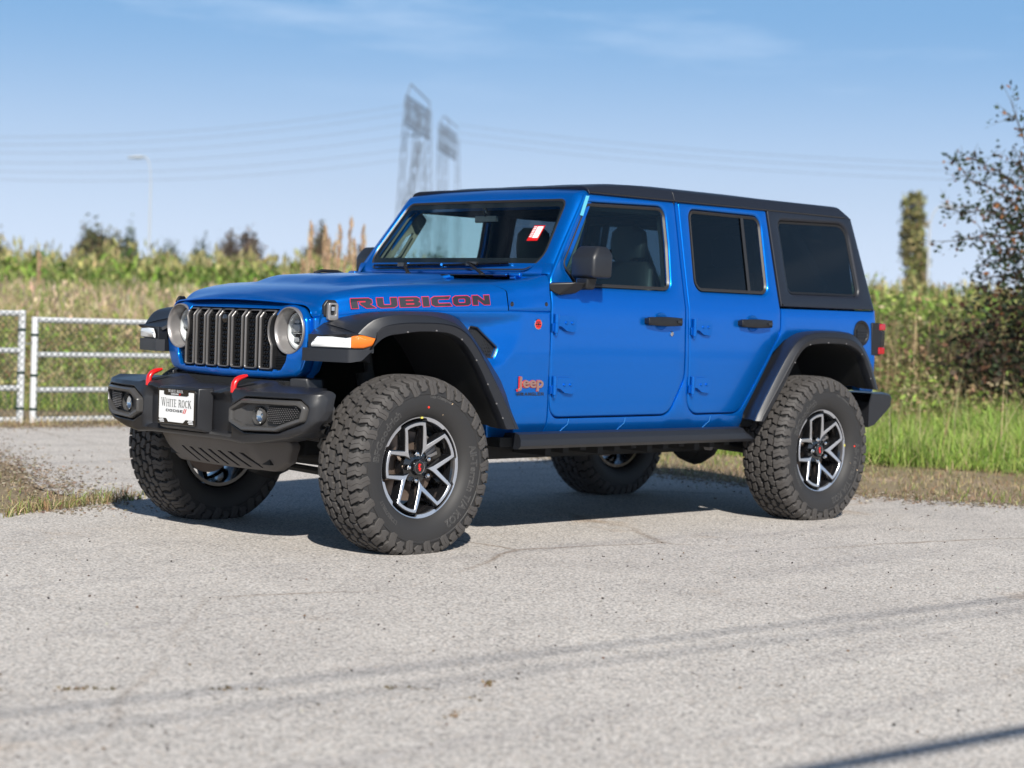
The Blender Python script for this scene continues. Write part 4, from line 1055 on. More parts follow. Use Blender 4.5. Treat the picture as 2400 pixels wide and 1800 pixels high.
def serif_len(t, wsc): return sum({'W': 1.25, 'H': .95, 'I': .4, 'T': .85, 'E': .75, 'R': .9, 'O': .95, 'C': .88, 'K': .92, ' ': .45}[c]+.10 for c in t)*wsc
mb = MB(); ws_ = .240/serif_len('WHITE ROCK', 1); serif_word(mb, 'WHITE ROCK', .118, .616, .033, ws_, -.6850, 1.15); mb.build('plate_lettering', BTEXT, pf, flat=True)
mb = MB(); ws_ = .120/serif_len('WHITE ROCK', 1); serif_word(mb, 'WHITE ROCK', .062, .6815, .0120, ws_, -.6866, 1.1); mb.build('plate_lettering', WTEXT, pf, flat=True)
def yfn(dep): return lambda u, v, d: (dep, -u, v)
mb = MB(); w_ = word(mb, 'DODGE', yfn(-.6852), -.082, .592, .145/6.9*.86, .0115, gap=.28); mb.build('plate_lettering', BTEXT, pf, flat=True)
mb = MB(); w_ = word(mb, 'DODGE', yfn(-.6868), -.040, .6715, .064/6.9*.9, .0062, gap=.22); mb.build('plate_lettering', WTEXT, pf, flat=True)
mb = MB()
for k in range(2): mb.add([(-.6852, -(.055+k*.013), .588), (-.6852, -(.062+k*.013), .588), (-.6852, -(.074+k*.013), .610), (-.6852, -(.067+k*.013), .610)], [(0, 1, 2, 3)])
for k in range(2): mb.add([(-.6869, -(.024+k*.006), .6695), (-.6869, -(.028+k*.006), .6695), (-.6869, -(.034+k*.006), .6795), (-.6869, -(.030+k*.006), .6795)], [(0, 1, 2, 3)])
mb.build('plate_slashes', REDP, pf, flat=True)
mb = MB()
for yc, ww in ((.118, 1), (-.118, 1)):
    for k, (a, b_, c_) in enumerate(((-.018, .016, .5545), (-.022, .020, .5480), (-.014, .022, .5415))):
        mb.add([(-.6842, yc-a*ww, c_), (-.6842, yc-b_*ww, c_), (-.6842, yc-b_*ww, c_+.0042), (-.6842, yc-a*ww, c_+.0042)], [(0, 1, 2, 3)])
mb.build('plate_corner_marks', WTEXT, pf, flat=True)

# fog light pods
for s in (-1, 1):
    def fx(y): return interp(abs(y), [.36, .50, .66, .72, .80], [-.655, -.642, -.610, -.590, -.552])
    fo = fillet(FOG, [.012, .012, .03, .03, .02, .02, .04, .03], 4)
    fi = offset(fo, -.020)
    fo = resample(fo, .02)
    def ff(u, v, d): return (fx(u)+d, s*u, v)
    # housing side walls + bezel ring
    n = len(fo); lv = [(offset(fo, .006), .16), (offset(fo, .004), .012), (fo, .003), (offset(fo, -.003), -.002), (offset(fo, -.014), -.001), (offset(fo, -.017), .004), (offset(fo, -.020), .030)]
    mb = MB(); V = []
    for L, d in lv: V += [ff(p[0], p[1], d) for p in L]
    mb.add(V, [(a*n+j, a*n+(j+1) % n, (a+1)*n+(j+1) % n, (a+1)*n+j) for a in range(len(lv)-1) for j in range(n)])
    fb = mb.build('fog_light_bezel', POD, bumper, ang=50)
    # inner dish: sloped grey wall on the inboard side, lamp, honeycomb field
    mb = MB(); fi = resample(offset(fo, -.020), .02)
    lampc = (.530, .607)
    hc = [(lampc[0]+.043*math.cos(a), lampc[1]+.043*math.sin(a)) for a in np.linspace(0, 2*math.pi, 25)[:-1]]
    v, t, _ = triang(fi, [hc], .04)
    def dish(u, v): return .012+.026*sstep(.39, .47, u)
    mb.add([(fx(p[0])+dish(*p), s*p[0], p[1]) for p in v], t); mb.build('fog_light_dish', POD, fb, ang=50)
    mb = MB(); xo = fx(lampc[0])+.038
    mb.lathe([(.001, .043), (-.012, .042), (-.014, .039), (.012, .034), (.028, .032)], (xo, s*lampc[0], lampc[1]), 'x', 32); fl_ = mb.build('fog_light', POD, fb)
    mb = MB(); mb.lathe([(.004, .037), (-.004, .026), (-.007, .0005)], (xo, s*lampc[0], lampc[1]), 'x', 28); mb.build('fog_lens', G_LAMP, fb)
    mb = MB(); mb.lathe([(.006, .0365), (.018, .026), (.024, .012), (.012, .011), (.008, .0005)], (xo, s*lampc[0], lampc[1]), 'x', 28); mb.build('fog_reflector', CHROME, fb)
    mb = MB()
    field = [(.590, .578), (.590, .645), (.598, .656), (.752, .658), (.758, .640), (.748, .606), (.665, .573)]
    mb.add([(fx(p[0])+.026, s*p[0], p[1]) for p in fillet(field, .008, 2)], [tuple(range(len(fillet(field, .008, 2))))]); mb.build('mesh_backing', UNDER, fb, flat=True)
    mb = MB()
    for i in range(15):
        for j in range(10):
            y, z = .596+i*.0115+(j % 2)*.0058, .580+j*.0082
            if inside([(y, z)], offset(field, -.004))[0]:
                xx = fx(y)+.020; mb.add([(xx, s*(y-.0042), z+.0012), (xx, s*(y+.0010), z+.0026), (xx, s*(y+.0042), z-.0004), (xx, s*(y-.0010), z-.0018), (xx+.006, s*(y-.0042), z-.001), (xx+.006, s*(y+.0042), z-.0025)], [(0, 1, 2, 3), (0, 3, 5, 4), (3, 2, 5)])
    mb.build('mesh_bar', GREY, fb, flat=True)
# ---- skid plate below the bumper
SK = fillet([(-.545, .498), (.545, .498), (.470, .385), (.380, .338), (-.380, .338), (-.470, .385)], .03, 4)
slots = []
for k in range(7):
    y = .235-k*.078; slots.append([(y, .418), (y-.024, .418), (y-.100, .352), (y-.084, .352)])
def sk_fn(u, v, d):
    zt = (.50-v)/.16; x = -.555+.105*zt**1.5+.16*(abs(u)/.55)**3
    emb = .012*sstep(.33, .31, abs(u-.0))*sstep(.478, .466, v)
    return (x+emb+d, u, v)
mb = MB(); panel(mb, SK, slots, sk_fn, r=.012, thick=.05, grid=.03, step=.03, seg=3, hole_r=.003); mb.build('skid_plate', SKID, car, ang=40)
mb = MB(); mb.box(-.44, -.30, -.40, .40, .37, .47); mb.box(-.36, -.22, -.50, .50, .60, .765); mb.box(-.42, -.36, -.47, .47, .70, .755); mb.build('front_valance', UNDER, car, flat=True)
mb = MB()
for s in (-1, 1): mb.hexa([(-.40, s*.47, .70), (-.33, s*.55, .70), (-.26, s*.55, .70), (-.26, s*.47, .70), (-.395, s*.47, .772), (-.345, s*.535, .772), (-.26, s*.54, .772), (-.26, s*.47, .772)])
bevel(mb.build('bumper_bracket', BUMP, car), .008, 3)
# inner wing (blue) beside the grille
mb = MB()
for s in (-1, 1):
    P = []
    for z in np.linspace(.775, 1.066, 12):
        yb = interp(z, [.775, .85, .95, 1.045, 1.07], [.500, .540, .556, .556, .560]); P.append([(gx(yb, min(z, 1.043))+.06, s*yb*.99, z), (gx(yb, min(z, 1.043))+.075, s*(yb+.012), z), (-.325, s*(yb+.020+.012*sstep(.9, 1.06, z)), z), (-.30+.08*sstep(.93, 1.0, z), s*(yb+.025), z), (-.29+.12*sstep(.93, 1.0, z), s*(yb+.010), z)])
    mb.grid(P)
mb.build('inner_wing', PAINT, car, ang=60)

# ---- rock rails, underbody ---------------------------------------------------------
mb = MB()
for s in (-1, 1):
    sec = [(.735, .520), (.815, .526), (.846, .518), (.862, .492), (.862, .462), (.846, .447), (.735, .444)]
    mb.grid([[(x, s*y, z) for y, z in sec+[sec[0]]] for x in (.70, 1.2, 1.7, 2.2, 2.40)]+[[(2.40+.11*sstep(.53, .44, z)*1.0, s*y*.985, z-.004) for y, z in sec+[sec[0]]]]+[[(2.44+.09*sstep(.53, .44, z), s*(y*.9), z-.004) for y, z in sec+[sec[0]]]])
    mb.add([(.70, s*y, z) for y, z in sec], [tuple(range(len(sec)))])
bevel(mb.build('rock_rail', FLARE, car), .004, 2)
mb = MB()
for s in (-1, 1):
    mb.box(-.30, 3.65, s*.40, s*.48, .42, .56); mb.box(.62, 2.45, s*.48, s*.80, .455, .50)
    for k in range(12): mb.box(.95+k*.125, .99+k*.125, s*.50, s*.78, .405+.01*(k % 3), .46)
    mb.tube([(2.45, s*.50, .42), (2.95, s*.52, .36)], .028, 8); mb.tube([(.62, s*.50, .42), (.10, s*.52, .36)], .028, 8)
mb.box(.5, 2.6, -.42, .42, .36, .56); mb.box(-.25, .9, -.42, .42, .46, 1.05); mb.box(.9, 3.6, -.74, .74, .52, .58)
mb.hexa([(.75, -.55, .40), (2.3, -.55, .40), (2.3, .55, .40), (.75, .55, .40), (.75, -.55, .47), (2.3, -.55, .47), (2.3, .55, .47), (.75, .55, .47)])
mb.tube([(0, -.70, .385), (0, .70, .385)], .045, 12); mb.tube([(WB, -.70, .385), (WB, .70, .385)], .045, 12)
mb.lathe([(-.12, .05), (-.09, .11), (0, .14), (.09, .11), (.12, .05)], (0, .20, .385), 'x', 16); mb.lathe([(-.12, .05), (-.09, .12), (0, .15), (.09, .12), (.12, .05)], (WB, 0, .385), 'x', 16)
mb.tube([(-.16, -.62, .33), (-.16, .62, .36)], .018, 8); mb.tube([(.14, -.55, .37), (.10, .45, .50)], .018, 8)
mb.tube([(2.6, .30, .46), (3.1, .34, .52), (3.55, .34, .50)], .05, 10); mb.box(3.15, 3.58, -.62, .30, .52, .62); mb.box(-.2, .1, -.5, .5, .98, 1.03)
ch = mb.build('chassis', UNDER, car)
mb = MB(); mb.tube([(2.43, -.56, .395), (2.43, -.60, .395)], .016, 8); mb.tube([(-.16, -.55, .345), (-.16, -.50, .375)], .02, 8); mb.tube([(-.28, -.60, .455), (-.28, -.60, .435)], .022, 10); mb.build('bolt_head', GREY, ch)
# ---- rear bumper + hanger
mb = MB(); rows = []
for y in (-.815, -.80, -.76, -.5, 0, .5, .76, .80, .815):
    e = max(0, (abs(y)-.76)/.055); xr = 3.878-.06*e**2; yy = y
    rows.append([(3.62, yy, .700), (xr-.06, yy, .703-.01*e), (xr-.012, yy, .695-.01*e), (xr, yy, .67), (xr-.005, yy, .615+.01*e), (xr-.05, yy, .588), (3.66, yy, .515), (3.60, yy, .50), (3.60, yy, .65)])
mb.grid(rows)
for r in (rows[0], rows[-1]): mb.add(r, [tuple(range(len(r)))])
mb.build('rear_bumper', BUMP, car, ang=50)

# ---- wheels ---------------------------------------------------------------------------
ZC = .388; RT = .4155; RR = .2325
# profile of the tyre surface: s measured from centre along the section -> (y, r)
TP = [(0, .4025), (.06, .4020), (.095, .3990), (.118, .3905), (.132, .377), (.140, .355), (.1435, .325), (.1435, .300), (.138, .270), (.126, .247), (.113, .235), (.104, .230)]
TS = [0]
for a, b in zip(TP, TP[1:]): TS.append(TS[-1]+math.hypot(b[0]-a[0], b[1]-a[1]))
def tp(sv):
    sg = -1 if sv < 0 else 1; a = abs(sv); y = interp(a, TS, [p[0] for p in TP]); r = interp(a, TS, [p[1] for p in TP])
    y2 = interp(a+.004, TS, [p[0] for p in TP]); r2 = interp(a+.004, TS, [p[1] for p in TP]); y1 = interp(max(0, a-.004), TS, [p[0] for p in TP]); r1 = interp(max(0, a-.004), TS, [p[1] for p in TP])
    t = Vector((y2-y1, r2-r1)).normalized(); n = Vector((-t.y, t.x))  # outward
    if n.y < 0 and a < .1: n = -n
    return sg*y, r, sg*n.x, n.y
def tpt(theta, sv, h):
    y, r, ny, nr = tp(sv); rr = r+nr*h; yy = y+ny*h
    x, z = rr*math.cos(theta), rr*math.sin(theta)
    if z < -ZC+.001:
        yy += math.copysign(.012*min(1, (-ZC+.001-z)/.02), yy) if abs(yy) > .09 else 0; z = -ZC+.001+.0*h
    return (x, yy, z)
def build_tyre():
    mb = MB(); seg = 96; svals = [-TS[i] for i in range(len(TS)-1, 0, -1)]+TS
    for i in range(len(svals)): mb.v += [tpt(2*math.pi*k/seg, svals[i], 0) for k in range(seg)]
    for i in range(len(svals)-1):
        for k in range(seg): mb.f.append([i*seg+k, i*seg+(k+1) % seg, (i+1)*seg+(k+1) % seg, (i+1)*seg+k]); mb.m.append(0)
    mb.mi = 0
    # raised ring where the shoulder ends
    for sg in (-1, 1):
        b = len(mb.v); prof = [(.176, 0), (.178, .003), (.184, .003), (.187, 0)]
        for sv, h in prof: mb.v += [tpt(2*math.pi*k/seg, sg*sv, h) for k in range(seg)]
        for i in range(3):
            for k in range(seg): mb.f.append([b+i*seg+k, b+i*seg+(k+1) % seg, b+(i+1)*seg+(k+1) % seg, b+(i+1)*seg+k]); mb.m.append(0)
    for sg in (-1, 1):
        b = len(mb.v); mb.mi = 1  # tread base strip coloured near black to deepen the shade between blocks
        for sv in (0, .03, .06, .09, .11, .13, .150): mb.v += [tpt(2*math.pi*k/seg, sg*sv, .0012) for k in range(seg)]
        for i in range(6):
            for k in range(seg): mb.f.append([b+i*seg+k, b+i*seg+(k+1) % seg, b+(i+1)*seg+(k+1) % seg, b+(i+1)*seg+k]); mb.m.append(1)
        mb.mi = 0
    carc = mb
    # tread blocks
    tb = MB(); N = 44; P = 2*math.pi/N; H = .0150
    S0 = [(-.50, -.50), (.02, -.50), (.12, -.30), (.46, -.26), (.50, .06), (.42, .50), (-.02, .50), (-.14, .26), (-.46, .20)]
    R_ = random.Random(3)
    for row, (sc, wd) in enumerate(((-.066, .040), (-.023, .042), (.023, .042), (.066, .040))):
        for k in range(N):
            flip = 1 if (k+row) % 2 == 0 else -1; ph = (k+(.5 if row % 2 else 0)+.12*(row-1.5))*P
            rot_ = math.radians(-24 if row % 2 else 22)
            pts = []
            for u, v in S0:
                u, v = u*flip*1.22, v*1.16
                uu = (u*math.cos(rot_)-v*math.sin(rot_)*.6); vv = (v*math.cos(rot_)+u*math.sin(rot_)*.55)
                pts.append((ph+uu*P*.76+R_.uniform(-.002, .002), sc+vv*wd*.80))
            n = len(pts); cu, cv = sum(p[0] for p in pts)/n, sum(p[1] for p in pts)/n
            lv = [(1.0, -.002), (.985, H*.85), (.93, H)]; V = []
            for w, h in lv: V += [tpt(cu+(a-cu)*w, cv+(c-cv)*w, h) for a, c in pts]
            V.append(tpt(cu, cv, H*1.0)); tb.add(V, [(i, (i+1) % n, n+(i+1) % n, n+i) for i in range(n)]+[(n+i, n+(i+1) % n, 2*n+(i+1) % n, 2*n+i) for i in range(n)]+[(2*n+i, 2*n+(i+1) % n, 3*n) for i in range(n)])
    # shoulder lugs wrapping down the sidewall
    N2 = 42; P2 = 2*math.pi/N2
    for sg in (-1, 1):
        for k in range(N2):
            long_ = k % 2 == 0; s1 = .188 if long_ else .170; ph = (k+.3*(sg > 0))*P2
            svs = [.092, .108, .124, .132, .142, .152, s1-.010, s1]
            rows = []
            for j, sv in enumerate(svs):
                zig = .10*math.sin(j*1.9+(0 if long_ else 1.2))
                sk = -.55*(sv-.13)/.06*(.18)
                w = (.40 if long_ else .36)*(1 if sv < s1-.004 else .62)
                if 3 <= j <= 4: w *= .97
                hh = H*interp(sv, [.09, .13, .145, .165, .19], [1, 1.0, .62, .42, .30])
                a0, a1 = ph+(-w+zig+sk)*P2, ph+(w+zig+sk)*P2; e = .05*P2
                rows.append([tpt(a0, sg*sv, -.002), tpt(a0+e*.3, sg*sv, hh*.85), tpt(a0+e, sg*sv, hh), tpt((a0+a1)/2-.02*P2, sg*sv, hh), tpt((a0+a1)/2-.01*P2, sg*sv, hh-(.004 if j < 4 or long_ else 0)), tpt((a0+a1)/2+.02*P2, sg*sv, hh), tpt(a1-e, sg*sv, hh), tpt(a1-e*.3, sg*sv, hh*.85), tpt(a1, sg*sv, -.002)])
            tb.grid(rows)
            tb.add(rows[0], [tuple(range(9))]); tb.add(rows[-1], [tuple(range(9))])
    return carc, tb
carc, tb = build_tyre()
def arc_text(mb, body, size, r0, a_mid, sgn=1, out=0., yoff=.0012, flip=False, wide=1.0):
    """letters on the near sidewall (y<0), a_mid in degrees (0 = +x, 90 = up)"""
    V, F = text_mesh(body, size, 'CENTER', 0.0, res=2, outline=out)
    vs = []
    for v in V:
        a = math.radians(a_mid)-v[0]*wide/r0 if not flip else math.radians(a_mid)+v[0]*wide/r0
        r = r0+(v[1]-size*.35)*(1 if not flip else -1)
        sv = interp(r, [p[1] for p in TP[::-1]], TS[::-1]); y, rr, ny, nr = tp(-sv)
        vs.append((r*math.cos(a), y+ny*yoff-v[2]*.5, r*math.sin(a)))
    mb.add(vs, F)
def face_pt(r, a): return (r*math.cos(a), r*math.sin(a))
def rim_depth(r): return -.112+.030*sstep(.22, .02, r)      # y of the machined face (near side negative)
YS = [102+72*k for k in range(5)]
def build_wheel():
    root = MB()
    # black barrel and lip
    root.lathe([(.10, .222), (.10, .205), (-.02, .195), (-.075, .205), (-.088, .2135), (-.090, .2165)], (0, 0, 0), 'y', 72)
    w = root.build('wheel', DARKRIM, None)
    ty = carc.build('tyre', [TYRE, TREADB], w, ang=30); tr = tb.build('tyre_tread', TYRE2, w, ang=28)
    mb = MB()
    arc_text(mb, 'BFGoodrich', .052, .296, 148, out=.0011, wide=1.02); arc_text(mb, 'All-Terrain T/A KO2', .050, .296, -22, out=.0010, wide=1.0)
    arc_text(mb, 'Baja Champion', .022, .326, 76, out=.0005, wide=1.0); arc_text(mb, 'LT285/70R17', .026, .290, 222, out=.0006)
    mb.build('tyre_lettering', LETTER, w, flat=True)
    # machined lip ring: wide between the loops, narrow behind them
    mb = MB(); seg = 180; A = [2*math.pi*k/seg for k in range(seg)]
    def inner(a):
        d = min(abs((math.degrees(a)-c+180) % 360-180) for c in YS); return .9180+.048*sstep(22.5, 20.0, d)
    prof = []
    for (f, yv) in ((None, -.080), (None, -.1025), (.988, -.1045), (1.0, -.1015), (1.006, -.095), (1.0, -.085)):
        prof.append([(RR*(inner(a) if f is None else f)*math.cos(a), yv, RR*(inner(a) if f is None else f)*math.sin(a)) for a in A+[A[0]]])
    mb.grid(prof); mb.build('rim_lip', SILVER, w, ang=30)
    # dark dish between lip and barrel
    mb = MB(); mb.lathe([(-.094, RR*.965), (-.070, RR*.90), (-.03, RR*.86)], (0, 0, 0), 'y', 72); mb.build('rim_dish', DARKRIM, w)
    # spokes: silver face over black sides
    outer, innr = [], []
    def P(r, deg): return (RR*r*math.cos(math.radians(deg)), RR*r*math.sin(math.radians(deg)))
    for c in YS:
        outer += [P(.47, c-36), P(.880, c-17.4)]+[P(.885, c+t) for t in (-13, -7, 0, 7, 13)]+[P(.880, c+17.4)]
        innr += [P(.235, c-36), P(.30, c-34), P(.40, c-28.5), P(.818, c-14.4)]+[P(.828, c+t) for t in (-9, 0, 9)]+[P(.818, c+14.4), P(.40, c+28.5), P(.30, c+34)]
    def rf(off): return lambda u, v, d: (u, rim_depth(math.hypot(u, v))+off+d, v)
    mb = MB(); panel(mb, outer, [innr], rf(0), r=.0012, thick=.003, grid=0, step=.012, seg=1); mb.build('spoke_face', SILVER, w, ang=25)
    mb = MB(); panel(mb, offset(outer, .0045), [offset(innr, -.0035)], rf(.0028), r=.004, thick=.050, grid=0, step=.014, seg=2)
    # hub pad
    mb.lathe([(-.060, .078), (-.072, .074), (-.078, .050), (-.080, .034)], (0, 0, 0), 'y', 40); mb.lathe([(-.02, .080), (-.060, .078)], (0, 0, 0), 'y', 40)
    for c in YS:
        for sg in (-1, 1): pass
    mb.build('spoke', DARKRIM, w, ang=35)
    mb = MB(); mb.lathe([(-.076, .0375), (-.094, .0365), (-.100, .033), (-.101, .0285), (-.0995, .028), (-.0995, .0003)], (0, 0, 0), 'y', 36); cc = mb.build('centre_cap', BLACKG, w)
    mb = MB(); mb.lathe([(-.1002, .0290), (-.1018, .0282), (-.1002, .0272)], (0, 0, 0), 'y', 36); mb.build('cap_ring', GREY, w)
    mb = MB()  # small red emblem: vertical bar shape with wheels
    for a0, a1, b0, b1 in ((-.0035, .0035, -.016, .018), (-.009, .009, .010, .0145), (-.009, .009, -.006, -.002), (-.008, -.004, .002, .016), (.004, .008, -.016, -.004)): mb.box(a0, a1, -.1005, -.1000-.0004*(1+abs(b0)*20), b0, b1)
    mb.build('cap_emblem', REDP, w, flat=True)
    for c in YS:
        x, z = .0635*math.cos(math.radians(c+4)), .0635*math.sin(math.radians(c+4))
        mb = MB(); mb.lathe([(-.066, .0150), (-.088, .0145), (-.100, .0125), (-.106, .008), (-.1075, .0003)], (x, 0, z), 'y', 6); mb.build('lug_nut', CHROME, w, ang=30)
    mb = MB(); mb.lathe([(-.012, .060), (-.012, .158), (.004, .158), (.004, .06)], (0, 0, 0), 'y', 48); mb.lathe([(-.055, .0005), (-.055, .075), (-.012, .08)], (0, 0, 0), 'y', 32)
    bd = mb.build('brake_disc', DISC, w)
    mb = MB()
    for k in range(6): a0 = math.radians(18+k*8); mb.hexa([((r_)*math.cos(aa), yy, (r_)*math.sin(aa)) for yy in (-.045, .03) for r_, aa in ((.098, a0), (.165, a0), (.165, a0+.14), (.098, a0+.14))])
    bevel(mb.build('brake_caliper', GREY, w), .003)
    mb = MB(); mb.lathe([(-.1395, .0001), (-.1405, .005), (-.139, .006)], (.275*math.cos(math.radians(88)), 0.0, .275*math.sin(math.radians(88))), 'y', 10); mb.build('tyre_mark', mat('red_dot', (.75, .03, .01), rough=.5), w)
    mb = MB(); ya = math.radians(90); mb.box(-.006, .007, -.1065, -.104, RR*.955, RR*1.0); mb.build('rim_mark', YELL, w)
    mb = MB(); mb.add([tpt(math.radians(a), -sv, .0016) for a, sv in ((63, .190), (62.2, .190), (66.8, .262), (67.4, .262))], [(0, 1, 2, 3)]); mb.build('chalk_mark', mat('chalk_mark', (.55, .40, .25), rough=.8), w, flat=True)
    return w
wheel = build_wheel()
def copy_part(o, parent, loc=None, rot=None):
    c = o.copy(); COL.objects.link(c); c.parent = parent
    if loc is not None: c.location = loc
    if rot is not None: c.rotation_euler = rot
    for ch in o.children:
        d = ch.copy(); COL.objects.link(d); d.parent = c
    return c
YW = .820
def wheel_rot(w, deg):   # turn everything but the flattened rubber
    for ch in w.children:
        if ch.name.split('.')[0] in ('tyre', 'tyre_tread'): continue
        ch.rotation_euler = (0, -math.radians(deg), 0)
w2 = copy_part(wheel, car, (WB, -YW, ZC), (0, 0, 0)); wheel_rot(w2, 4)
for ch in w2.children:
    if ch.name.split('.')[0] in ('tyre_lettering', 'tyre_mark', 'rim_mark', 'chalk_mark'): ch.rotation_euler = (0, math.radians(84 if 'letter' not in ch.name else 12), 0)
YF = .738
w3 = copy_part(wheel, car, (.02, YF, ZC), (0, 0, math.pi)); w4 = copy_part(wheel, car, (WB+.02, YF, ZC), (0, 0, math.pi))
wheel.parent = car; wheel.location = (.010, -YW, ZC)
# spare wheel on the tailgate
w5 = copy_part(wheel, car, (3.83, .16, 1.0), (0, 0, math.pi/2)); w5.name = 'spare_wheel'

# ---- interior -----------------------------------------------------------------------
mb = MB(); mb.box(.98, 1.20, -.70, .70, 1.02, 1.225); mb.hexa([(.93, -.70, 1.12), (1.26, -.70, 1.05), (1.26, .70, 1.05), (.93, .70, 1.12), (.95, -.68, 1.262), (1.20, -.68, 1.255), (1.20, .68, 1.255), (.95, .68, 1.262)])
bevel(mb.build('dashboard', CABIN, car), .02, 3)
def seat(x, y, w, name, hr=True):
    mb = MB()
    rows = []
    for z, dx, th, ww in ((.62, 0, .09, .9), (.80, .02, .11, 1.0), (1.0, .06, .12, 1.0), (1.2, .11, .11, .96), (1.36, .15, .10, .80), (1.40, .16, .06, .6)):
        rows.append([(x+dx+th*math.sin(a)*.5*(1.1 if math.sin(a) < 0 else 1), y+w/2*ww*math.copysign(abs(math.cos(a))**.6, math.cos(a)), z) for a in np.linspace(0, 2*math.pi, 17)])
    mb.grid(rows)
    if hr:
        rows = []
        for z, ww in ((1.40, .5), (1.42, .95), (1.50, 1), (1.56, .9), (1.59, .5)):
            rows.append([(x+.17+.05*math.sin(a), y+.125*ww*math.copysign(abs(math.cos(a))**.6, math.cos(a)), z) for a in np.linspace(0, 2*math.pi, 13)])
        mb.grid(rows); mb.tube([(x+.165, y-.05, 1.36), (x+.17, y-.05, 1.44)], .008, 6); mb.tube([(x+.165, y+.05, 1.36), (x+.17, y+.05, 1.44)], .008, 6)
    mb.box(x-.50, x+.04, y-w/2, y+w/2, .74, .86)
    return bevel(mb.build(name, SEAT, car, ang=50), .01)
for s in (-1, 1):
    st_ = seat(1.78, s*.37, .50, 'front_seat')
    V, F = text_mesh('RUBICON', .050, 'CENTER', .002); q = MB(); q.add([(1.7780+.085, s*.37-v[0]*.9, 1.27+v[1]*.9) for v in V], F); 
    q.build('seat_lettering', REDP, st_, flat=True)
seat(2.62, -.38, .52, 'rear_seat'); seat(2.62, .38, .52, 'rear_seat')
mb = MB()
for s in (-1, 1):
    mb.tube([(1.27, s*.60, 1.67), (1.95, s*.625, 1.69), (3.30, s*.60, 1.68)], .030, 10); mb.tube([(1.97, s*.63, 1.68), (1.97, s*.70, 1.25), (1.97, s*.70, .8)], .035, 10)
    mb.tube([(3.05, s*.60, 1.68), (3.40, s*.66, 1.22), (3.50, s*.66, .9)], .030, 10); mb.tube([(2.80, s*.60, 1.68), (2.80, s*.68, 1.20)], .022, 8)
mb.tube([(1.97, -.62, 1.68), (1.97, .62, 1.68)], .030, 10); mb.tube([(3.05, -.6, 1.68), (3.05, .6, 1.68)], .028, 10)
mb.build('roll_cage', CABIN, car)
for s in (-1, 1):
    mb = MB(); mb.box(1.29, 1.97, s*.615, s*.66, 1.640, 1.725); mb.box(2.0, 3.45, s*.605, s*.66, 1.655, 1.725); bevel(mb.build('roof_rail_trim', CABIN, car), .01)
mb = MB()   # steering wheel
c0 = Vector((1.38, -.36, 1.16)); ax = Vector((.92, 0, .38)).normalized(); uu = Vector((0, 1, 0)); vv = ax.cross(uu)
mb.tube([c0+.18*(math.cos(a)*uu+math.sin(a)*vv) for a in np.linspace(0, 2*math.pi, 33)], .016, 8, cap=False)
for a in (0, math.pi, -math.pi/2): mb.tube([c0, c0+.17*(math.cos(a)*uu+math.sin(a)*vv)], .02, 8)
mb.tube([c0, c0-ax*.25], .03, 8); mb.build('steering_wheel', SEAT, car)
mb = MB(); mb.box(1.225, 1.245, -.085, .085, 1.575, 1.615); mb.tube([(1.235, 0, 1.61), (1.21, 0, 1.665)], .014, 8); bevel(mb.build('interior_mirror', BLACKG, car), .01)
for s in (-1, 1):   # pillar trim with grab handle
    mb = MB()
    def pil(u, v, d): return (ws_x(.6, v)+.060+u, s*(hw(v)-.075+d), v)
    A_ = [(0, 1.30), (.115, 1.30), (.155, 1.36), (.13, 1.60), (.02, 1.66), (0, 1.60)]; Hh = fillet([(.075, 1.375), (.118, 1.395), (.100, 1.545), (.062, 1.50)], .018, 4)
    panel(mb, fillet(A_, .03, 3), [Hh], lambda u, v, d: pil(u, v, -d), r=.008, thick=.025, grid=0, step=.03, seg=2, hole_r=.004)
    mb.build('grab_handle', CABING, car)
mb = MB()
for s in (-1, 1): mb.tube([(1.955, s*.655, 1.60), (1.93, s*.66, 1.10)], .006, 6); 
mb.build('seat_belt', CABIN, car)

def split_sides(names):
    for o in list(bpy.data.objects):
        if o.type != 'MESH' or o.name.split('.')[0] not in names: continue
        ys = [p.center.y for p in o.data.polygons]
        if not (min(ys) < 0 < max(ys)): continue
        me2 = o.data.copy(); o2 = o.copy(); o2.data = me2; COL.objects.link(o2)
        for ob, sg in ((o, -1), (o2, 1)):
            bm = bmesh.new(); bm.from_mesh(ob.data)
            bmesh.ops.delete(bm, geom=[f for f in bm.faces if f.calc_center_median().y*sg < 0], context='FACES')
            bm.to_mesh(ob.data); bm.free(); ob.data.update()
split_sides({'rock_rail', 'drip_rail', 'shock_absorber', 'inner_arch', 'inner_wing', 'bumper_bracket', 'hook_opening', 'door_shut', 'cowl_bolt', 'bolt_collar', 'hardtop_quarter', 'seat_belt', 'sill_seam'})

def split_loose(names):
    for o in list(bpy.data.objects):
        if o.type != 'MESH' or o.name.split('.')[0] not in names: continue
        bm = bmesh.new(); bm.from_mesh(o.data); bm.faces.ensure_lookup_table(); seen = [-1]*len(bm.faces); c = 0
        for f in bm.faces:
            if seen[f.index] >= 0: continue
            st = [f]; seen[f.index] = c
            while st:
                g = st.pop()
                for e in g.edges:
                    for h in e.link_faces:
                        if seen[h.index] < 0: seen[h.index] = c; st.append(h)
            c += 1
        bm.free()
        for k in range(c):
            ob = o if k == c-1 else o.copy()
            src = o.data
            if k < c-1: COL.objects.link(ob)
            ob.data = src.copy() if k < c-1 else src
            bm = bmesh.new(); bm.from_mesh(ob.data); bm.faces.ensure_lookup_table()
            bmesh.ops.delete(bm, geom=[bm.faces[i] for i in range(len(seen)) if seen[i] != k], context='FACES'); bm.to_mesh(ob.data); bm.free()
split_loose({'inner_arch', 'shock_absorber', 'flare_screw', 'hook_opening', 'light_bar'})

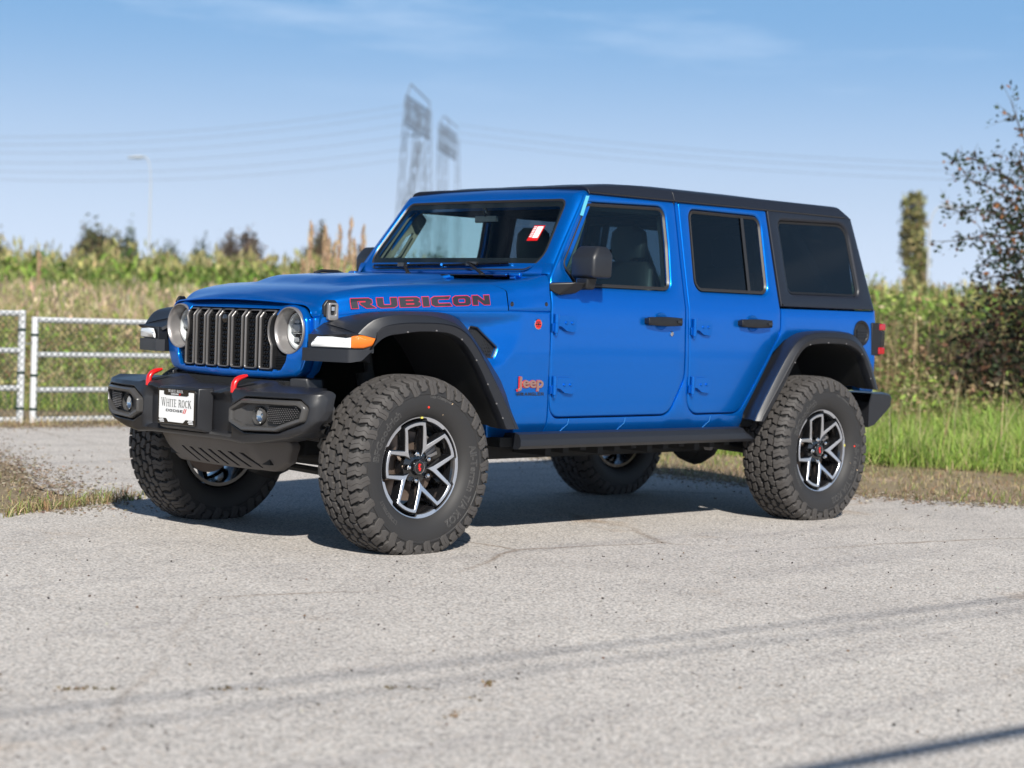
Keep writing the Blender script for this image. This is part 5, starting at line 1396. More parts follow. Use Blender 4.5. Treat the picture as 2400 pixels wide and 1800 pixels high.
# ================================================================== SURROUNDINGS
def np_mesh(name, V, F, mats, col=None, n=None):
    """V (k,3), F (m,n) arrays, col (k,3) per vertex"""
    V = np.asarray(V, np.float32); F = np.asarray(F, np.int32); n = F.shape[1]
    me = bpy.data.meshes.new(name); me.vertices.add(len(V)); me.vertices.foreach_set('co', V.ravel())
    me.loops.add(F.size); me.loops.foreach_set('vertex_index', F.ravel())
    me.polygons.add(len(F)); me.polygons.foreach_set('loop_start', np.arange(0, F.size, n, dtype=np.int32)); me.polygons.foreach_set('loop_total', np.full(len(F), n, np.int32))
    me.update(calc_edges=True)
    if col is not None:
        a = me.color_attributes.new('tint', 'FLOAT_COLOR', 'POINT'); c = np.ones((len(V), 4), np.float32); c[:, :3] = col; a.data.foreach_set('color', c.ravel())
    for m in (mats if isinstance(mats, (list, tuple)) else [mats]): me.materials.append(m)
    return me
def leaf_mat(name, rough=.6, trans=.35):
    m = bpy.data.materials.new(name); m.use_nodes = True; nt = m.node_tree; N = nt.nodes.new; L = nt.links.new
    p = nt.nodes['Principled BSDF']; p.inputs['Roughness'].default_value = rough; p.inputs['Specular IOR Level'].default_value = .3
    a = N("ShaderNodeVertexColor"); a.layer_name = 'tint'; L(a.outputs['Color'], p.inputs['Base Color'])
    t = N("ShaderNodeBsdfTranslucent"); L(a.outputs['Color'], t.inputs['Color']); mx = N("ShaderNodeMixShader"); mx.inputs['Fac'].default_value = trans
    o = [n for n in nt.nodes if n.type == 'OUTPUT_MATERIAL'][0]; L(p.outputs['BSDF'], mx.inputs[1]); L(t.outputs['BSDF'], mx.inputs[2]); L(mx.outputs['Shader'], o.inputs['Surface'])
    return m
LEAF = leaf_mat('foliage')
BARK = mat('bark', (.07, .055, .045), rough=.9)

# ---- ground sheet, road, dirt
def ground_mat():
    m = bpy.data.materials.new('soil'); m.use_nodes = True; nt = m.node_tree; p = nt.nodes['Principled BSDF']; p.inputs['Roughness'].default_value = .95; N = nt.nodes.new; L = nt.links.new
    t = N("ShaderNodeTexCoord"); a = N("ShaderNodeTexNoise"); a.inputs['Scale'].default_value = .9; a.inputs['Detail'].default_value = 8; a.inputs['Roughness'].default_value = .65
    r = N("ShaderNodeValToRGB"); e = r.color_ramp.elements; e[0].position = .35; e[0].color = (.27, .185, .12, 1); e[1].position = .62; e[1].color = (.36, .26, .175, 1)
    x = e.new(.52); x.color = (.24, .19, .11, 1); L(t.outputs['Object'], a.inputs['Vector']); L(a.outputs['Fac'], r.inputs['Fac']); L(r.outputs['Color'], p.inputs['Base Color'])
    b = N("ShaderNodeBump"); b.inputs['Distance'].default_value = .03; n2 = N("ShaderNodeTexNoise"); n2.inputs['Scale'].default_value = 25; n2.inputs['Detail'].default_value = 6; L(t.outputs['Object'], n2.inputs['Vector']); L(n2.outputs['Fac'], b.inputs['Height']); L(b.outputs['Normal'], p.inputs['Normal'])
    return m
SOIL = ground_mat()
def asphalt_mat():
    m = bpy.data.materials.new('weathered_asphalt'); m.use_nodes = True; nt = m.node_tree; p = nt.nodes['Principled BSDF']; p.inputs['Roughness'].default_value = .88; p.inputs['Specular IOR Level'].default_value = .35
    N = nt.nodes.new; L = nt.links.new; t = N("ShaderNodeTexCoord")
    def noise(sc, det=4, ro=.6, src=None):
        n = N("ShaderNodeTexNoise"); n.inputs['Scale'].default_value = sc; n.inputs['Detail'].default_value = det; n.inputs['Roughness'].default_value = ro; L(src or t.outputs['Object'], n.inputs['Vector']); return n
    def mixc(fac, a, b, mode='MIX'):
        x = N("ShaderNodeMixRGB"); x.blend_type = mode
        for k, v in (('Fac', fac), ('Color1', a), ('Color2', b)):
            if isinstance(v, (int, float)): x.inputs[k].default_value = v
            elif isinstance(v, tuple): x.inputs[k].default_value = v
            else: L(v, x.inputs[k])
        return x.outputs['Color']
    def ramp(src, p0, p1, c0=(0, 0, 0, 1), c1=(1, 1, 1, 1)):
        r = N("ShaderNodeValToRGB"); r.color_ramp.elements[0].position = p0; r.color_ramp.elements[1].position = p1; r.color_ramp.elements[0].color = c0; r.color_ramp.elements[1].color = c1; L(src, r.inputs['Fac']); return r.outputs['Color']
    # stone chips: voronoi cells with varied greys in a dark binder
    v = N("ShaderNodeTexVoronoi"); v.inputs['Scale'].default_value = 96; L(t.outputs['Object'], v.inputs['Vector'])
    sep = N("ShaderNodeSeparateColor"); L(v.outputs['Color'], sep.inputs['Color'])
    chips = ramp(sep.outputs['Red'], .0, 1.0, (.42, .395, .365, 1), (.80, .752, .70, 1))
    warm = mixc(ramp(sep.outputs['Green'], .82, .95), chips, (.55, .46, .38, 1))
    binder = ramp(v.outputs['Distance'], .42, .80)
    c = mixc(binder, warm, (.13, .125, .12, 1))
    pits = ramp(noise(38, 3, .7).outputs['Fac'], .66, .74); c = mixc(pits, c, (.055, .052, .05, 1))
    big = noise(.35, 5, .55); c = mixc(ramp(big.outputs['Fac'], .35, .7), c, mixc(1.0, c, (.82, .81, .82, 1), 'MULTIPLY'))
    mid = noise(2.2, 6, .6); c = mixc(.35, c, mixc(ramp(mid.outputs['Fac'], .4, .65), (.53, .49, .45, 1), (.66, .61, .555, 1)))
    # brown staining patches
    st = noise(.8, 8, .72); c = mixc(ramp(st.outputs['Fac'], .585, .72), c, mixc(1.0, c, (.86, .74, .62, 1), 'MULTIPLY'))
    # faint dark rubber streaks running across the road
    mpn = N("ShaderNodeMapping"); mpn.inputs['Rotation'].default_value = (0, 0, math.radians(4)); mpn.inputs['Scale'].default_value = (.12, 2.2, 1); L(t.outputs['Object'], mpn.inputs['Vector'])
    sk = noise(1.6, 4, .55, mpn.outputs['Vector']); c = mixc(ramp(sk.outputs['Fac'], .56, .70), c, mixc(1.0, c, (.80, .80, .82, 1), 'MULTIPLY'))
    # hairline cracks
    wv = noise(.9, 5, .6); mx_ = mixc(.22, t.outputs['Object'], wv.outputs['Color']); vc = N("ShaderNodeTexVoronoi"); vc.feature = 'DISTANCE_TO_EDGE'; vc.inputs['Scale'].default_value = .42; L(mx_, vc.inputs['Vector'])
    cm = noise(.5, 3, .5); crk = N("ShaderNodeMath"); crk.operation = 'MULTIPLY'; L(ramp(vc.outputs['Distance'], .0015, .006, (1, 1, 1, 1), (0, 0, 0, 1)), crk.inputs[0]); L(ramp(cm.outputs['Fac'], .45, .60), crk.inputs[1])
    c = mixc(crk.outputs['Value'], c, mixc(1.0, c, (.62, .56, .50, 1), 'MULTIPLY'))
    L(c, p.inputs['Base Color'])
    b = N("ShaderNodeBump"); b.inputs['Strength'].default_value = .55; b.inputs['Distance'].default_value = .004
    inv = N("ShaderNodeMath"); inv.operation = 'SUBTRACT'; inv.inputs[0].default_value = 1.0; L(v.outputs['Distance'], inv.inputs[1]); L(inv.outputs['Value'], b.inputs['Height']); L(b.outputs['Normal'], p.inputs['Normal'])
    return m
ASPH = asphalt_mat()
def terr(x, y):
    """ground height: gentle bank beyond the verge"""
    return 0.0
def sheet(name, poly, z, m, grid=.0, jit=0.):
    o = resample(poly, 1.5) if not jit else resample(poly, .12)
    if jit:
        R_ = random.Random(5); o = [(x+R_.uniform(-jit, jit)+.06*math.sin(x*3.1+y*1.7), y+R_.uniform(-jit, jit)+.05*math.sin(x*2.3-y*2.9)) for x, y in o]
    v, t, _ = triang(o, [], grid); me = bpy.data.meshes.new(name); me.from_pydata([(p[0], p[1], z) for p in v], [], t); return tag(link(name, me, None, m), kind='structure')
me = bpy.data.meshes.new('ground'); S = 3000
me.from_pydata([(-S, -S, -.012), (S, -S, -.012), (S, S, -.012), (-S, S, -.012)], [], [(0, 1, 2, 3)]); tag(link('ground', me, None, SOIL), kind='structure')
# road with its ragged far edges (track to the gate on the left, verge on the right)
ROAD = [(-60, -40), (40, -40), (26, -14.0), (9.8, -4.4), (6.6, -2.35), (5.1, -1.35), (4.55, -.45), (4.35, .5), (4.5, 1.7), (4.75, 3.2), (4.8, 5.2), (4.6, 6.9), (3.6, 7.05), (2.6, 7.1), (1.9, 7.3), (1.35, 6.6), (.95, 5.2), (.60, 3.9), (.15, 2.7), (-.10, 1.85), (-.05, 1.62), (-.35, 1.52), (-.70, 1.33), (-1.3, 1.02), (-3.5, .25), (-9, -.9), (-60, -12)]
sheet('road', ROAD, .0, ASPH, jit=.025)

# ---- vegetation ------------------------------------------------------------------------
FH_ = Vector((_f.x, _f.y, 0)).normalized(); RH_ = Vector((_rt.x, _rt.y, 0)).normalized()
CX, CY = CAM_POS.x, CAM_POS.y
def along(px, D):
    """ground point in direction px at depth D (arrays)"""
    k = (np.asarray(px)-1200)/FPX; D = np.asarray(D)
    return np.stack([CX+FH_.x*D+RH_.x*D*k, CY+FH_.y*D+RH_.y*D*k], -1)
def in_poly(P, poly): return inside(P, poly)
def pick(cols, n, var=.18):
    c = np.array(cols)[rng.integers(0, len(cols), n)]; return np.clip(c*(1+rng.normal(0, var, (n, 1)))*(1+rng.normal(0, .05, (n, 3))), .004, 1)
def blades(P, h, w, cols, lean=.35, segs=3, wtip=.15, z0=0., curl=.6, cvar=.18):
    """curved grass blades; P (n,2), h/w arrays"""
    n = len(P); a = rng.uniform(0, 2*np.pi, n); ld = rng.uniform(0, 2*np.pi, n); le = np.abs(rng.normal(0, lean, n))
    wx, wy = np.cos(a), np.sin(a); V = np.zeros((n, (segs+1)*2, 3)); col = np.zeros((n, (segs+1)*2, 3)); c = pick(cols, n, cvar)
    for i in range(segs+1):
        t = i/segs; off = h*le*(t**(1+curl)); cx = P[:, 0]+np.cos(ld)*off; cy = P[:, 1]+np.sin(ld)*off; cz = z0+h*t*np.sqrt(np.clip(1-(le*t*.6)**2, .1, 1))
        ww = w*(1-(1-wtip)*t**1.5)/2
        for k, sg in ((0, -1), (1, 1)):
            V[:, i*2+k, 0] = cx+sg*wx*ww; V[:, i*2+k, 1] = cy+sg*wy*ww; V[:, i*2+k, 2] = cz
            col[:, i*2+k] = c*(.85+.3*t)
    base = np.arange(n)[:, None]*(segs+1)*2; F = np.concatenate([base+np.array([[i*2, i*2+1, i*2+3, i*2+2]]) for i in range(segs)], 0)
    return V.reshape(-1, 3), F, col.reshape(-1, 3)
def leaves(C, size, cols, asp=.5, up=.3, cvar=.25):
    """free leaf quads (diamond-ish) at centres C (n,3)"""
    n = len(C); d = rng.normal(0, 1, (n, 3)); d[:, 2] = d[:, 2]*.6+up; d /= np.linalg.norm(d, axis=1, keepdims=True)
    r = rng.normal(0, 1, (n, 3)); s = np.cross(d, r); s /= np.linalg.norm(s, axis=1, keepdims=True); nn = np.cross(s, d)
    size = np.broadcast_to(size, (n,))[:, None]; c = pick(cols, n, cvar)
    V = np.stack([C-d*size*.5, C+s*size*asp*.5+nn*size*.06, C+d*size*.5, C-s*size*asp*.5+nn*size*.06], 1)
    F = np.arange(n*4).reshape(n, 4); return V.reshape(-1, 3), F, np.repeat(c, 4, 0)
def merge(parts):
    V, F, C = [], [], []; o = 0
    for v, f, c in parts: V.append(v); F.append(f+o); C.append(c); o += len(v)
    return np.concatenate(V), np.concatenate(F), np.concatenate(C)
def stuff(name, parts, label, cat):
    V, F, C = merge(parts); return tag(link(name, np_mesh(name, V, F, LEAF, C)), label, cat, kind='stuff')
PXL, PXR = -700, 3100
def D0(px): return np.interp(px, [-700, 600, 1200, 1900, 2500, 3100], [17.6, 17.4, 16.4, 14.9, 14.3, 14.0])
GRN = [(.23, .35, .06), (.30, .42, .08), (.17, .28, .05), (.36, .44, .12)]
OLV = [(.17, .20, .06), (.25, .26, .09), (.13, .16, .045)]
TAN_ = [(.50, .40, .22), (.58, .47, .28), (.44, .35, .19), (.40, .37, .18)]
BRN = [(.26, .16, .09), (.33, .21, .12), (.19, .12, .07), (.38, .27, .15)]
DRK = [(.06, .09, .03), (.08, .12, .035)]
def clumpy(n, px0, px1, d0f, d1f, sc=1.0, thr=.0):
    px = rng.uniform(px0, px1, n*2); u = rng.uniform(0, 1, n*2); D = d0f(px)+(d1f(px)-d0f(px))*u
    P = along(px, D); f = np.sin(P[:, 0]*1.7*sc+1.3)*np.sin(P[:, 1]*1.9*sc)+.6*np.sin(P[:, 0]*4.1*sc+P[:, 1]*3.3*sc); k = f > thr-rng.uniform(0, 1.2, n*2)
    return P[k][:n], px[k][:n], D[k][:n]
# bright verge grass (right of the car and seen beneath it), lower behind the gate
P, px, D = clumpy(40000, 1150, PXR, lambda p: D0(p), lambda p: D0(p)+4.6)
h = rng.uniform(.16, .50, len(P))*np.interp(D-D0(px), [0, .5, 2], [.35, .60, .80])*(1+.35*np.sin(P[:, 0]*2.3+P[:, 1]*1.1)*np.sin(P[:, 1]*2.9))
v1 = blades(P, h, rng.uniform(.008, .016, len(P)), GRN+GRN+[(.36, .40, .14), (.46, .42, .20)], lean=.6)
P, px, D = clumpy(14000, PXL, 1150, lambda p: D0(p)+.9, lambda p: D0(p)+4.4, .8, .2)
h = rng.uniform(.06, .20, len(P))*np.interp(D-D0(px), [.9, 2, 4], [.5, .9, 1.6]); v2 = blades(P, h, rng.uniform(.010, .018, len(P)), GRN+DRK+OLV, lean=.6)
stuff('verge_grass', [v1, v2], 'bright green long grass growing along the far edge of the road', 'grass')
# leafy weeds and brush
def weeds(n, px0, px1, a, b, hlo, hhi, palette, lsz=(.05, .10), nl=16):
    P, px, D = clumpy(n, px0, px1, lambda p: D0(p)+a, lambda p: D0(p)+b, .9, .1); m = len(P)
    t = (D-D0(px)-a)/(b-a); H = (hlo+(hhi-hlo)*t)*rng.uniform(.55, 1.15, m); parts = []
    hue = pick(palette, m, .12)
    k = np.repeat(np.arange(m), nl); u = rng.uniform(.12, 1.0, len(k)); C = np.zeros((len(k), 3)); sp = .10+.16*H[k]
    C[:, 0] = P[k, 0]+rng.normal(0, 1, len(k))*sp*(1.1-u*.6); C[:, 1] = P[k, 1]+rng.normal(0, 1, len(k))*sp*(1.1-u*.6); C[:, 2] = H[k]*u
    V, F, c = leaves(C, rng.uniform(*lsz, len(k)), palette, asp=.45, up=.5); c = np.repeat(hue[k], 4, 0)*(c/np.maximum(.02, c.mean(1, keepdims=True)))*.0+np.repeat(hue[k]*(1+rng.normal(0, .22, (len(k), 1))), 4, 0)
    parts.append((V, F, np.clip(c, .004, .7))); parts.append(blades(P, H, np.full(m, .010), BRN+OLV, lean=.12)); return parts
W = weeds(4200, 1150, PXR, 3.0, 11, .45, 1.75, OLV+GRN+BRN+TAN_[:2]+OLV+[(.26, .22, .10)]) + weeds(3600, PXL, 1150, 2.6, 9.5, .25, 1.0, OLV+BRN+TAN_+GRN+GRN+OLV)
W += weeds(700, PXL, PXR, 1.6, 3.2, .10, .35, GRN+DRK, (.04, .07), 10)
stuff('weed_bank', W, 'tangled olive, brown and rust coloured weeds on the bank behind the gate and car', 'weeds')
# dry seeding grass
P, px, D = clumpy(15000, PXL, 1500, lambda p: D0(p)+7.5, lambda p: D0(p)+17, .5, -.2); h = rng.uniform(.75, 1.35, len(P))*np.interp(D-D0(px), [7, 17], [.85, 1.22])
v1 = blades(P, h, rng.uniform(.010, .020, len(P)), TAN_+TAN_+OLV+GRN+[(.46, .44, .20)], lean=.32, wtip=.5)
k = rng.random(len(P)) < .5; C = np.concatenate([P[k], (h[k]*.93)[:, None]], 1); v2 = leaves(C, rng.uniform(.10, .22, k.sum()), [(.60, .47, .33), (.54, .43, .28), (.48, .36, .25)], asp=.30, up=2.0)
P, px, D = clumpy(3000, 1500, PXR, lambda p: D0(p)+4.5, lambda p: D0(p)+12, .7, 0); h = rng.uniform(.6, 1.3, len(P)); v3 = blades(P, h, rng.uniform(.008, .016, len(P)), TAN_+BRN, lean=.35, wtip=.6)
P, px, D = clumpy(1500, PXL, PXR, lambda p: D0(p)+.3, lambda p: D0(p)+4, .7, 0); v4 = blades(P, rng.uniform(.3, .8, len(P)), rng.uniform(.005, .010, len(P)), TAN_, lean=.5)
stuff('dry_grass', [v1, v2, v3, v4], 'pale tan seeding grass in a broad band in front of the maize', 'dry grass')
# maize
def corn(n, px0, px1, a, b, H0, H1):
    px = rng.uniform(px0, px1, n); D = a+(b-a)*np.sqrt(rng.uniform(0, 1, n)); P = along(px, D); H = rng.uniform(H0, H1, n); nl = 9
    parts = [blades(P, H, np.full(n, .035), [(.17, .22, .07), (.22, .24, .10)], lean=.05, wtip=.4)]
    k = np.repeat(np.arange(n), nl); m = len(k); u = rng.uniform(.15, .95, m); az = rng.uniform(0, 2*np.pi, m); L = rng.uniform(.35, .75, m)
    segs = 4; V = np.zeros((m, (segs+1)*2, 3)); col = pick([(.19, .32, .05), (.26, .38, .07), (.34, .42, .11), (.14, .24, .04), (.44, .42, .17)], m, .2)
    for i in range(segs+1):
        t = i/segs; r = L*t*.75; z = H[k]*u+L*(.85*t-1.05*t*t); w = .055*np.sin(np.pi*min(.97, .12+.85*t))
        for j, sg in ((0, -1), (1, 1)):
            V[:, i*2+j, 0] = P[k, 0]+np.cos(az)*r-sg*np.sin(az)*w; V[:, i*2+j, 1] = P[k, 1]+np.sin(az)*r+sg*np.cos(az)*w; V[:, i*2+j, 2] = z
    base = np.arange(m)[:, None]*(segs+1)*2; F = np.concatenate([base+np.array([[i*2, i*2+1, i*2+3, i*2+2]]) for i in range(segs)], 0)
    parts.append((V.reshape(-1, 3), F, np.repeat(col, (segs+1)*2, 0)))
    k = np.repeat(np.arange(n), 3); C = np.stack([P[k, 0]+rng.normal(0, .07, len(k)), P[k, 1]+rng.normal(0, .07, len(k)), H[k]+rng.uniform(-.12, .10, len(k))], 1)
    parts.append(leaves(C, .26, [(.40, .36, .15), (.34, .32, .12), (.44, .36, .18)], asp=.22, up=2.5)); return parts
M_ = corn(3600, -1000, 1500, 38, 64, 1.98, 2.38)+corn(2000, 1500, 3300, 31, 50, 1.62, 2.05)
stuff('maize_field', M_, 'tall green maize with tan tassels filling the field below the horizon', 'maize')
# short dry turf: left island and the right verge
def turf(poly, n, cols, h0, h1, w0=.004, w1=.008, thr=-.2, gsc=1.6):
    q = np.array(poly); P = rng.uniform(q.min(0), q.max(0), (n*3, 2)); P = P[inside(P, poly)]
    f = np.sin(P[:, 0]*2.1*gsc+.7)*np.sin(P[:, 1]*1.7*gsc+1)+.5*np.sin(P[:, 0]*5.3*gsc-P[:, 1]*4.1*gsc); P = P[f > thr-rng.uniform(0, 1, len(P))][:n]
    return blades(P, rng.uniform(h0, h1, len(P)), rng.uniform(w0, w1, len(P)), cols, lean=.9, segs=2)
ISL = [(-.10, 1.80), (.02, 1.60), (-.33, 1.50), (-.72, 1.28), (-1.4, .95), (-3.2, .4), (-6, 2.0), (-4, 5), (-.5, 6.0), (.9, 5.4), (.62, 4.2), (.15, 2.9), (-.12, 2.3)]
VRG = [(4.25, -.2), (4.6, -.8), (5.3, -1.5), (6.8, -2.5), (9.9, -4.6), (13, -5.5), (11.5, -2.2), (8.4, .2), (6.5, 2.2), (5.2, 4.0), (4.7, 2.6), (4.4, 1.2)]
t1 = turf(ISL, 8000, TAN_+BRN+BRN+OLV, .012, .04); t2 = turf(ISL, 900, GRN+OLV, .02, .06, thr=.85, gsc=1.1)
E2 = [(.25, 1.62), (-.10, 1.48), (-.75, 1.22), (-.95, 1.10), (-.8, 1.30), (-.35, 1.58), (.1, 1.72)]; t3 = turf(E2, 900, OLV+BRN+TAN_+GRN[:1], .03, .09, thr=-.6)
t4 = turf(VRG, 16000, TAN_+BRN+OLV, .02, .05, thr=-.5); t5 = turf(VRG, 3500, GRN+OLV, .03, .10, thr=.9, gsc=.9)
stuff('short_turf', [t1, t2, t3, t4, t5], 'sparse dry turf with green tufts on the bare verge beside the road', 'turf')
FSTRIP = [(-2, 7.15), (4.8, 7.0), (4.9, 8.2), (-2, 8.4)]; s1 = turf(FSTRIP, 5000, TAN_+BRN+TAN_, .03, .11, thr=-.5)
# brown growth along the cracks in the foreground
ck = []
for (a, b_, n) in (((-2.93, -2.60), (-1.96, -3.25), 170), ((-2.25, -3.62), (-1.73, -3.27), 90), ((-3.6, -2.3), (-2.93, -2.60), 60)):
    for k in range(n):
        t = rng.random(); 
        if math.sin(t*17+a[0]*9) < .25: continue
        ck.append((a[0]+(b_[0]-a[0])*t+rng.normal(0, .012), a[1]+(b_[1]-a[1])*t+rng.normal(0, .010)))
ck = np.array(ck); s2 = blades(ck, rng.uniform(.004, .012, len(ck)), rng.uniform(.006, .014, len(ck)), [(.26, .17, .08), (.20, .14, .07), (.13, .11, .05)], lean=1.2, segs=2)
stuff('dead_grass', [s1, s2], 'brown dead grass along the gate foot and in cracks of the foreground road', 'dead grass')
# grit on the road
n = 900; px = rng.uniform(-100, 2500, n); D = rng.uniform(3.2, 11, n); P = along(px, D); P = P[inside(P, ROAD)]; P = P[~((P[:, 0] > -1) & (P[:, 0] < 4) & (np.abs(P[:, 1]) < 1))]
C = np.concatenate([P, np.full((len(P), 1), .0035)], 1); g_ = leaves(C, rng.uniform(.006, .016, len(P)), [(.05, .045, .04), (.09, .075, .06), (.16, .11, .07), (.40, .37, .33)], asp=.8, up=0); g_[0][:, 2] = np.clip(g_[0][:, 2], .0015, .008)
stuff('road_grit', [g_], 'scattered dark grit and leaf bits lying on the pale asphalt', 'grit')

# soil and gravel crumbs spilling over the road edges
sp_ = []
edge = ROAD[3:-4]
for a, b_ in zip(edge, edge[1:]):
    l = math.hypot(b_[0]-a[0], b_[1]-a[1]); m = int(min(900, 420*l)); t = rng.random(m); o_ = np.abs(rng.normal(0, .16, m))*np.where(rng.random(m) < .8, 1, 2.2)
    nx, ny = -(b_[1]-a[1])/l, (b_[0]-a[0])/l
    x = a[0]+(b_[0]-a[0])*t; y = a[1]+(b_[1]-a[1])*t; sp_.append(np.stack([x+nx*o_, y+ny*o_], 1)); sp_.append(np.stack([x-nx*o_, y-ny*o_], 1))
sp_ = np.concatenate(sp_); C = np.concatenate([sp_, np.full((len(sp_), 1), .004)], 1)
g2 = leaves(C, rng.uniform(.010, .034, len(C)), [(.28, .21, .15), (.34, .27, .19), (.22, .17, .12), (.40, .35, .28)], asp=.85, up=0); g2[0][:, 2] = np.clip(g2[0][:, 2], .002, .009)
stuff('soil_crumbs', [g2], 'brown soil crumbs and small gravel spilling along the road edges', 'gravel')

# ---- trees and bushes ------------------------------------------------------------------------
def crown(blobs, n, size, cols, asp=.6, hollow=.55):
    """leaf clumps through ellipsoids (cx,cy,cz,rx,ry,rz) in local coordinates"""
    w = np.array([b[3]*b[4]*b[5] for b in blobs])**.7; w /= w.sum(); idx = rng.choice(len(blobs), n, p=w); B = np.array(blobs)[idx]
    nc = max(12, n//26); cl = rng.normal(0, 1, (nc, 3)); cl /= np.linalg.norm(cl, axis=1, keepdims=True); cl *= rng.uniform(hollow, 1.05, (nc, 1)); ci = rng.integers(0, nc, n)
    p = cl[ci]+rng.normal(0, .14, (n, 3)); C = B[:, :3]+p*B[:, 3:6]; tone = rng.uniform(.72, 1.25, nc)[ci]
    V, F, c = leaves(C, rng.uniform(.6, 1.3, n)*size, cols, asp=asp, up=.1); return V, F, np.clip(c*np.repeat(tone, 4)[:, None], .004, .8)
def tree(name, label, loc, blobs, n, size, cols, trunk, limbs=(), cat='tree', group=None, asp=.6, hollow=.55):
    t = empty(name, loc); tag(t, label, cat, group)
    V, F, C = crown(blobs, n, size, cols, asp, hollow); link('crown', np_mesh('crown', V, F, LEAF, C), t)
    mb = MB(); mb.tube(trunk[0], trunk[1], 8)
    for L_, r_ in limbs: mb.tube(L_, r_, 6)
    mb.build('trunk', BARK, t); return t
def hor(px, D): p = along(np.array([px]), np.array([D]))[0]; return (float(p[0]), float(p[1]), 0.)
def ztop(px, py, D):
    return (CAM_POS + (_f+(px-1200)/FPX*_rt-(py-900)/FPX*_up)*(D/ (FH_.dot(_f)))).z
BCOL = [(.12, .13, .05), (.16, .16, .06), (.09, .11, .045), (.20, .15, .07)]
BCOL2 = [(.17, .13, .10), (.14, .12, .09), (.21, .15, .10)]
BCOL3 = [(.10, .13, .085), (.12, .15, .095), (.08, .105, .07)]
def bush(label, px0, px1, ptop, D, cols, n=1500, seed=0, bare=False):
    c = (px0+px1)/2; W_ = (px1-px0)/FPX*D; H_ = ztop(c, ptop, D); R_ = random.Random(seed); bl = []
    for k in range(7): u = R_.uniform(-.36, .36); hh = H_*(1-.9*u*u)*R_.uniform(.72, .92); bl.append((W_*u, R_.uniform(-.2, .2)*W_, hh*.60, W_*R_.uniform(.20, .30), W_*.24, hh*.40))
    lim = [([(0, 0, H_*.15), (W_*R_.uniform(-.3, .3), W_*R_.uniform(-.1, .1), H_*R_.uniform(.6, .9))], [.06, .012]) for _ in range(9 if bare else 5)]
    return tree('bush' if H_ < 5 else 'tree', label, hor(c, D), bl, n*4, max(.20, W_*.085), cols, ([(0, 0, 0), (0, .1, H_*.35), (.2, 0, H_*.7)], [.25, .18, .07]), lim, 'tree', 'trees beyond the maize field')
bush('dark rounded tree cut by the left edge of the picture', -70, 40, 506, 105, BCOL, 1500, 1)
bush('broad olive tree with a high middle, left of the lamp post', 152, 272, 500, 110, BCOL, 1900, 2)
bush('grey-green tree touching the broad olive tree on its right', 262, 322, 503, 120, BCOL3, 1000, 3)
bush('low grey-green tree just right of the tall lamp post', 360, 426, 531, 118, BCOL3, 1000, 4)
bush('small round tree between the low grey one and the bare brown one', 425, 486, 529, 112, BCOL3, 1000, 5)
bush('thin brownish half-bare tree with twigs above its crown', 500, 625, 503, 96, BCOL2, 1300, 6, True)
bush('rusty olive tree behind the tall tan reeds', 678, 792, 512, 84, BCOL+BCOL2, 1700, 7)
bush('small brown bush low on the horizon beside the windshield', 812, 868, 552, 88, BCOL2, 700, 8)
bush('far green tree glimpsed through the car windows', 930, 1080, 560, 90, BCOL3, 900, 9)
# poplar
D = 82; H_ = ztop(2130, 464, D); bl = []
for k in range(9): u = k/8; bl.append((.12*math.sin(k*2.1)-.25*u+.15, .1*math.cos(k), H_*(.18+.76*u), .62*(1-.35*u), .6, H_*.09))
bl += [(.72, 0, H_*.40, .30, .3, H_*.12), (.60, 0, H_*.60, .25, .3, H_*.10), (.70, 0, H_*.22, .30, .3, H_*.10), (-.62, 0, H_*.80, .25, .3, H_*.05)]
tree('poplar', 'narrow upright yellow-green poplar standing alone right of the car', hor(2130, D), bl, 5200, .24, [(.28, .28, .10), (.22, .24, .08), (.34, .29, .14)], ([(0, 0, 0), (0, 0, H_*.5), (-.05, 0, H_*.95)], [.16, .10, .03]), [([(0, 0, H_*.1), (.5, 0, H_*.35), (.6, 0, H_*.7)], [.07, .05, .02])], 'poplar')
# leafy tree at the right edge, its twigs reaching into the picture
D = 19.5
b0 = hor(2520, D); loc = Vector(b0)
def lp(px, py, dd=0.):
    p = CAM_POS+(_f+(px-1200)/FPX*_rt-(py-900)/FPX*_up)*(D+dd); return p-loc
tw = []
TW = [[(2520, 560), (2440, 420), (2390, 300), (2368, 232)], [(2520, 600), (2420, 470), (2340, 400), (2280, 372), (2236, 378)], [(2500, 640), (2400, 520), (2300, 492), (2258, 500), (2205, 482)],
      [(2500, 660), (2400, 560), (2310, 550), (2262, 562), (2210, 566)], [(2510, 560), (2440, 470), (2400, 400), (2375, 340)], [(2500, 680), (2400, 610), (2330, 590), (2280, 640)], [(2520, 520), (2470, 400), (2440, 300), (2420, 250)],
      [(2500, 600), (2380, 480), (2320, 440), (2270, 420), (2255, 395)], [(2480, 700), (2380, 640), (2320, 650), (2285, 672)], [(2500, 620), (2420, 540), (2350, 520), (2310, 470)], [(2470, 640), (2400, 590), (2350, 610), (2330, 575)]]
R_ = random.Random(4); pts = []; mb = MB()
mb.tube([lp(2520, 1090), lp(2525, 800, .2), lp(2515, 600), lp(2520, 400), lp(2510, 260)], [.10, .085, .06, .04, .015], 8)
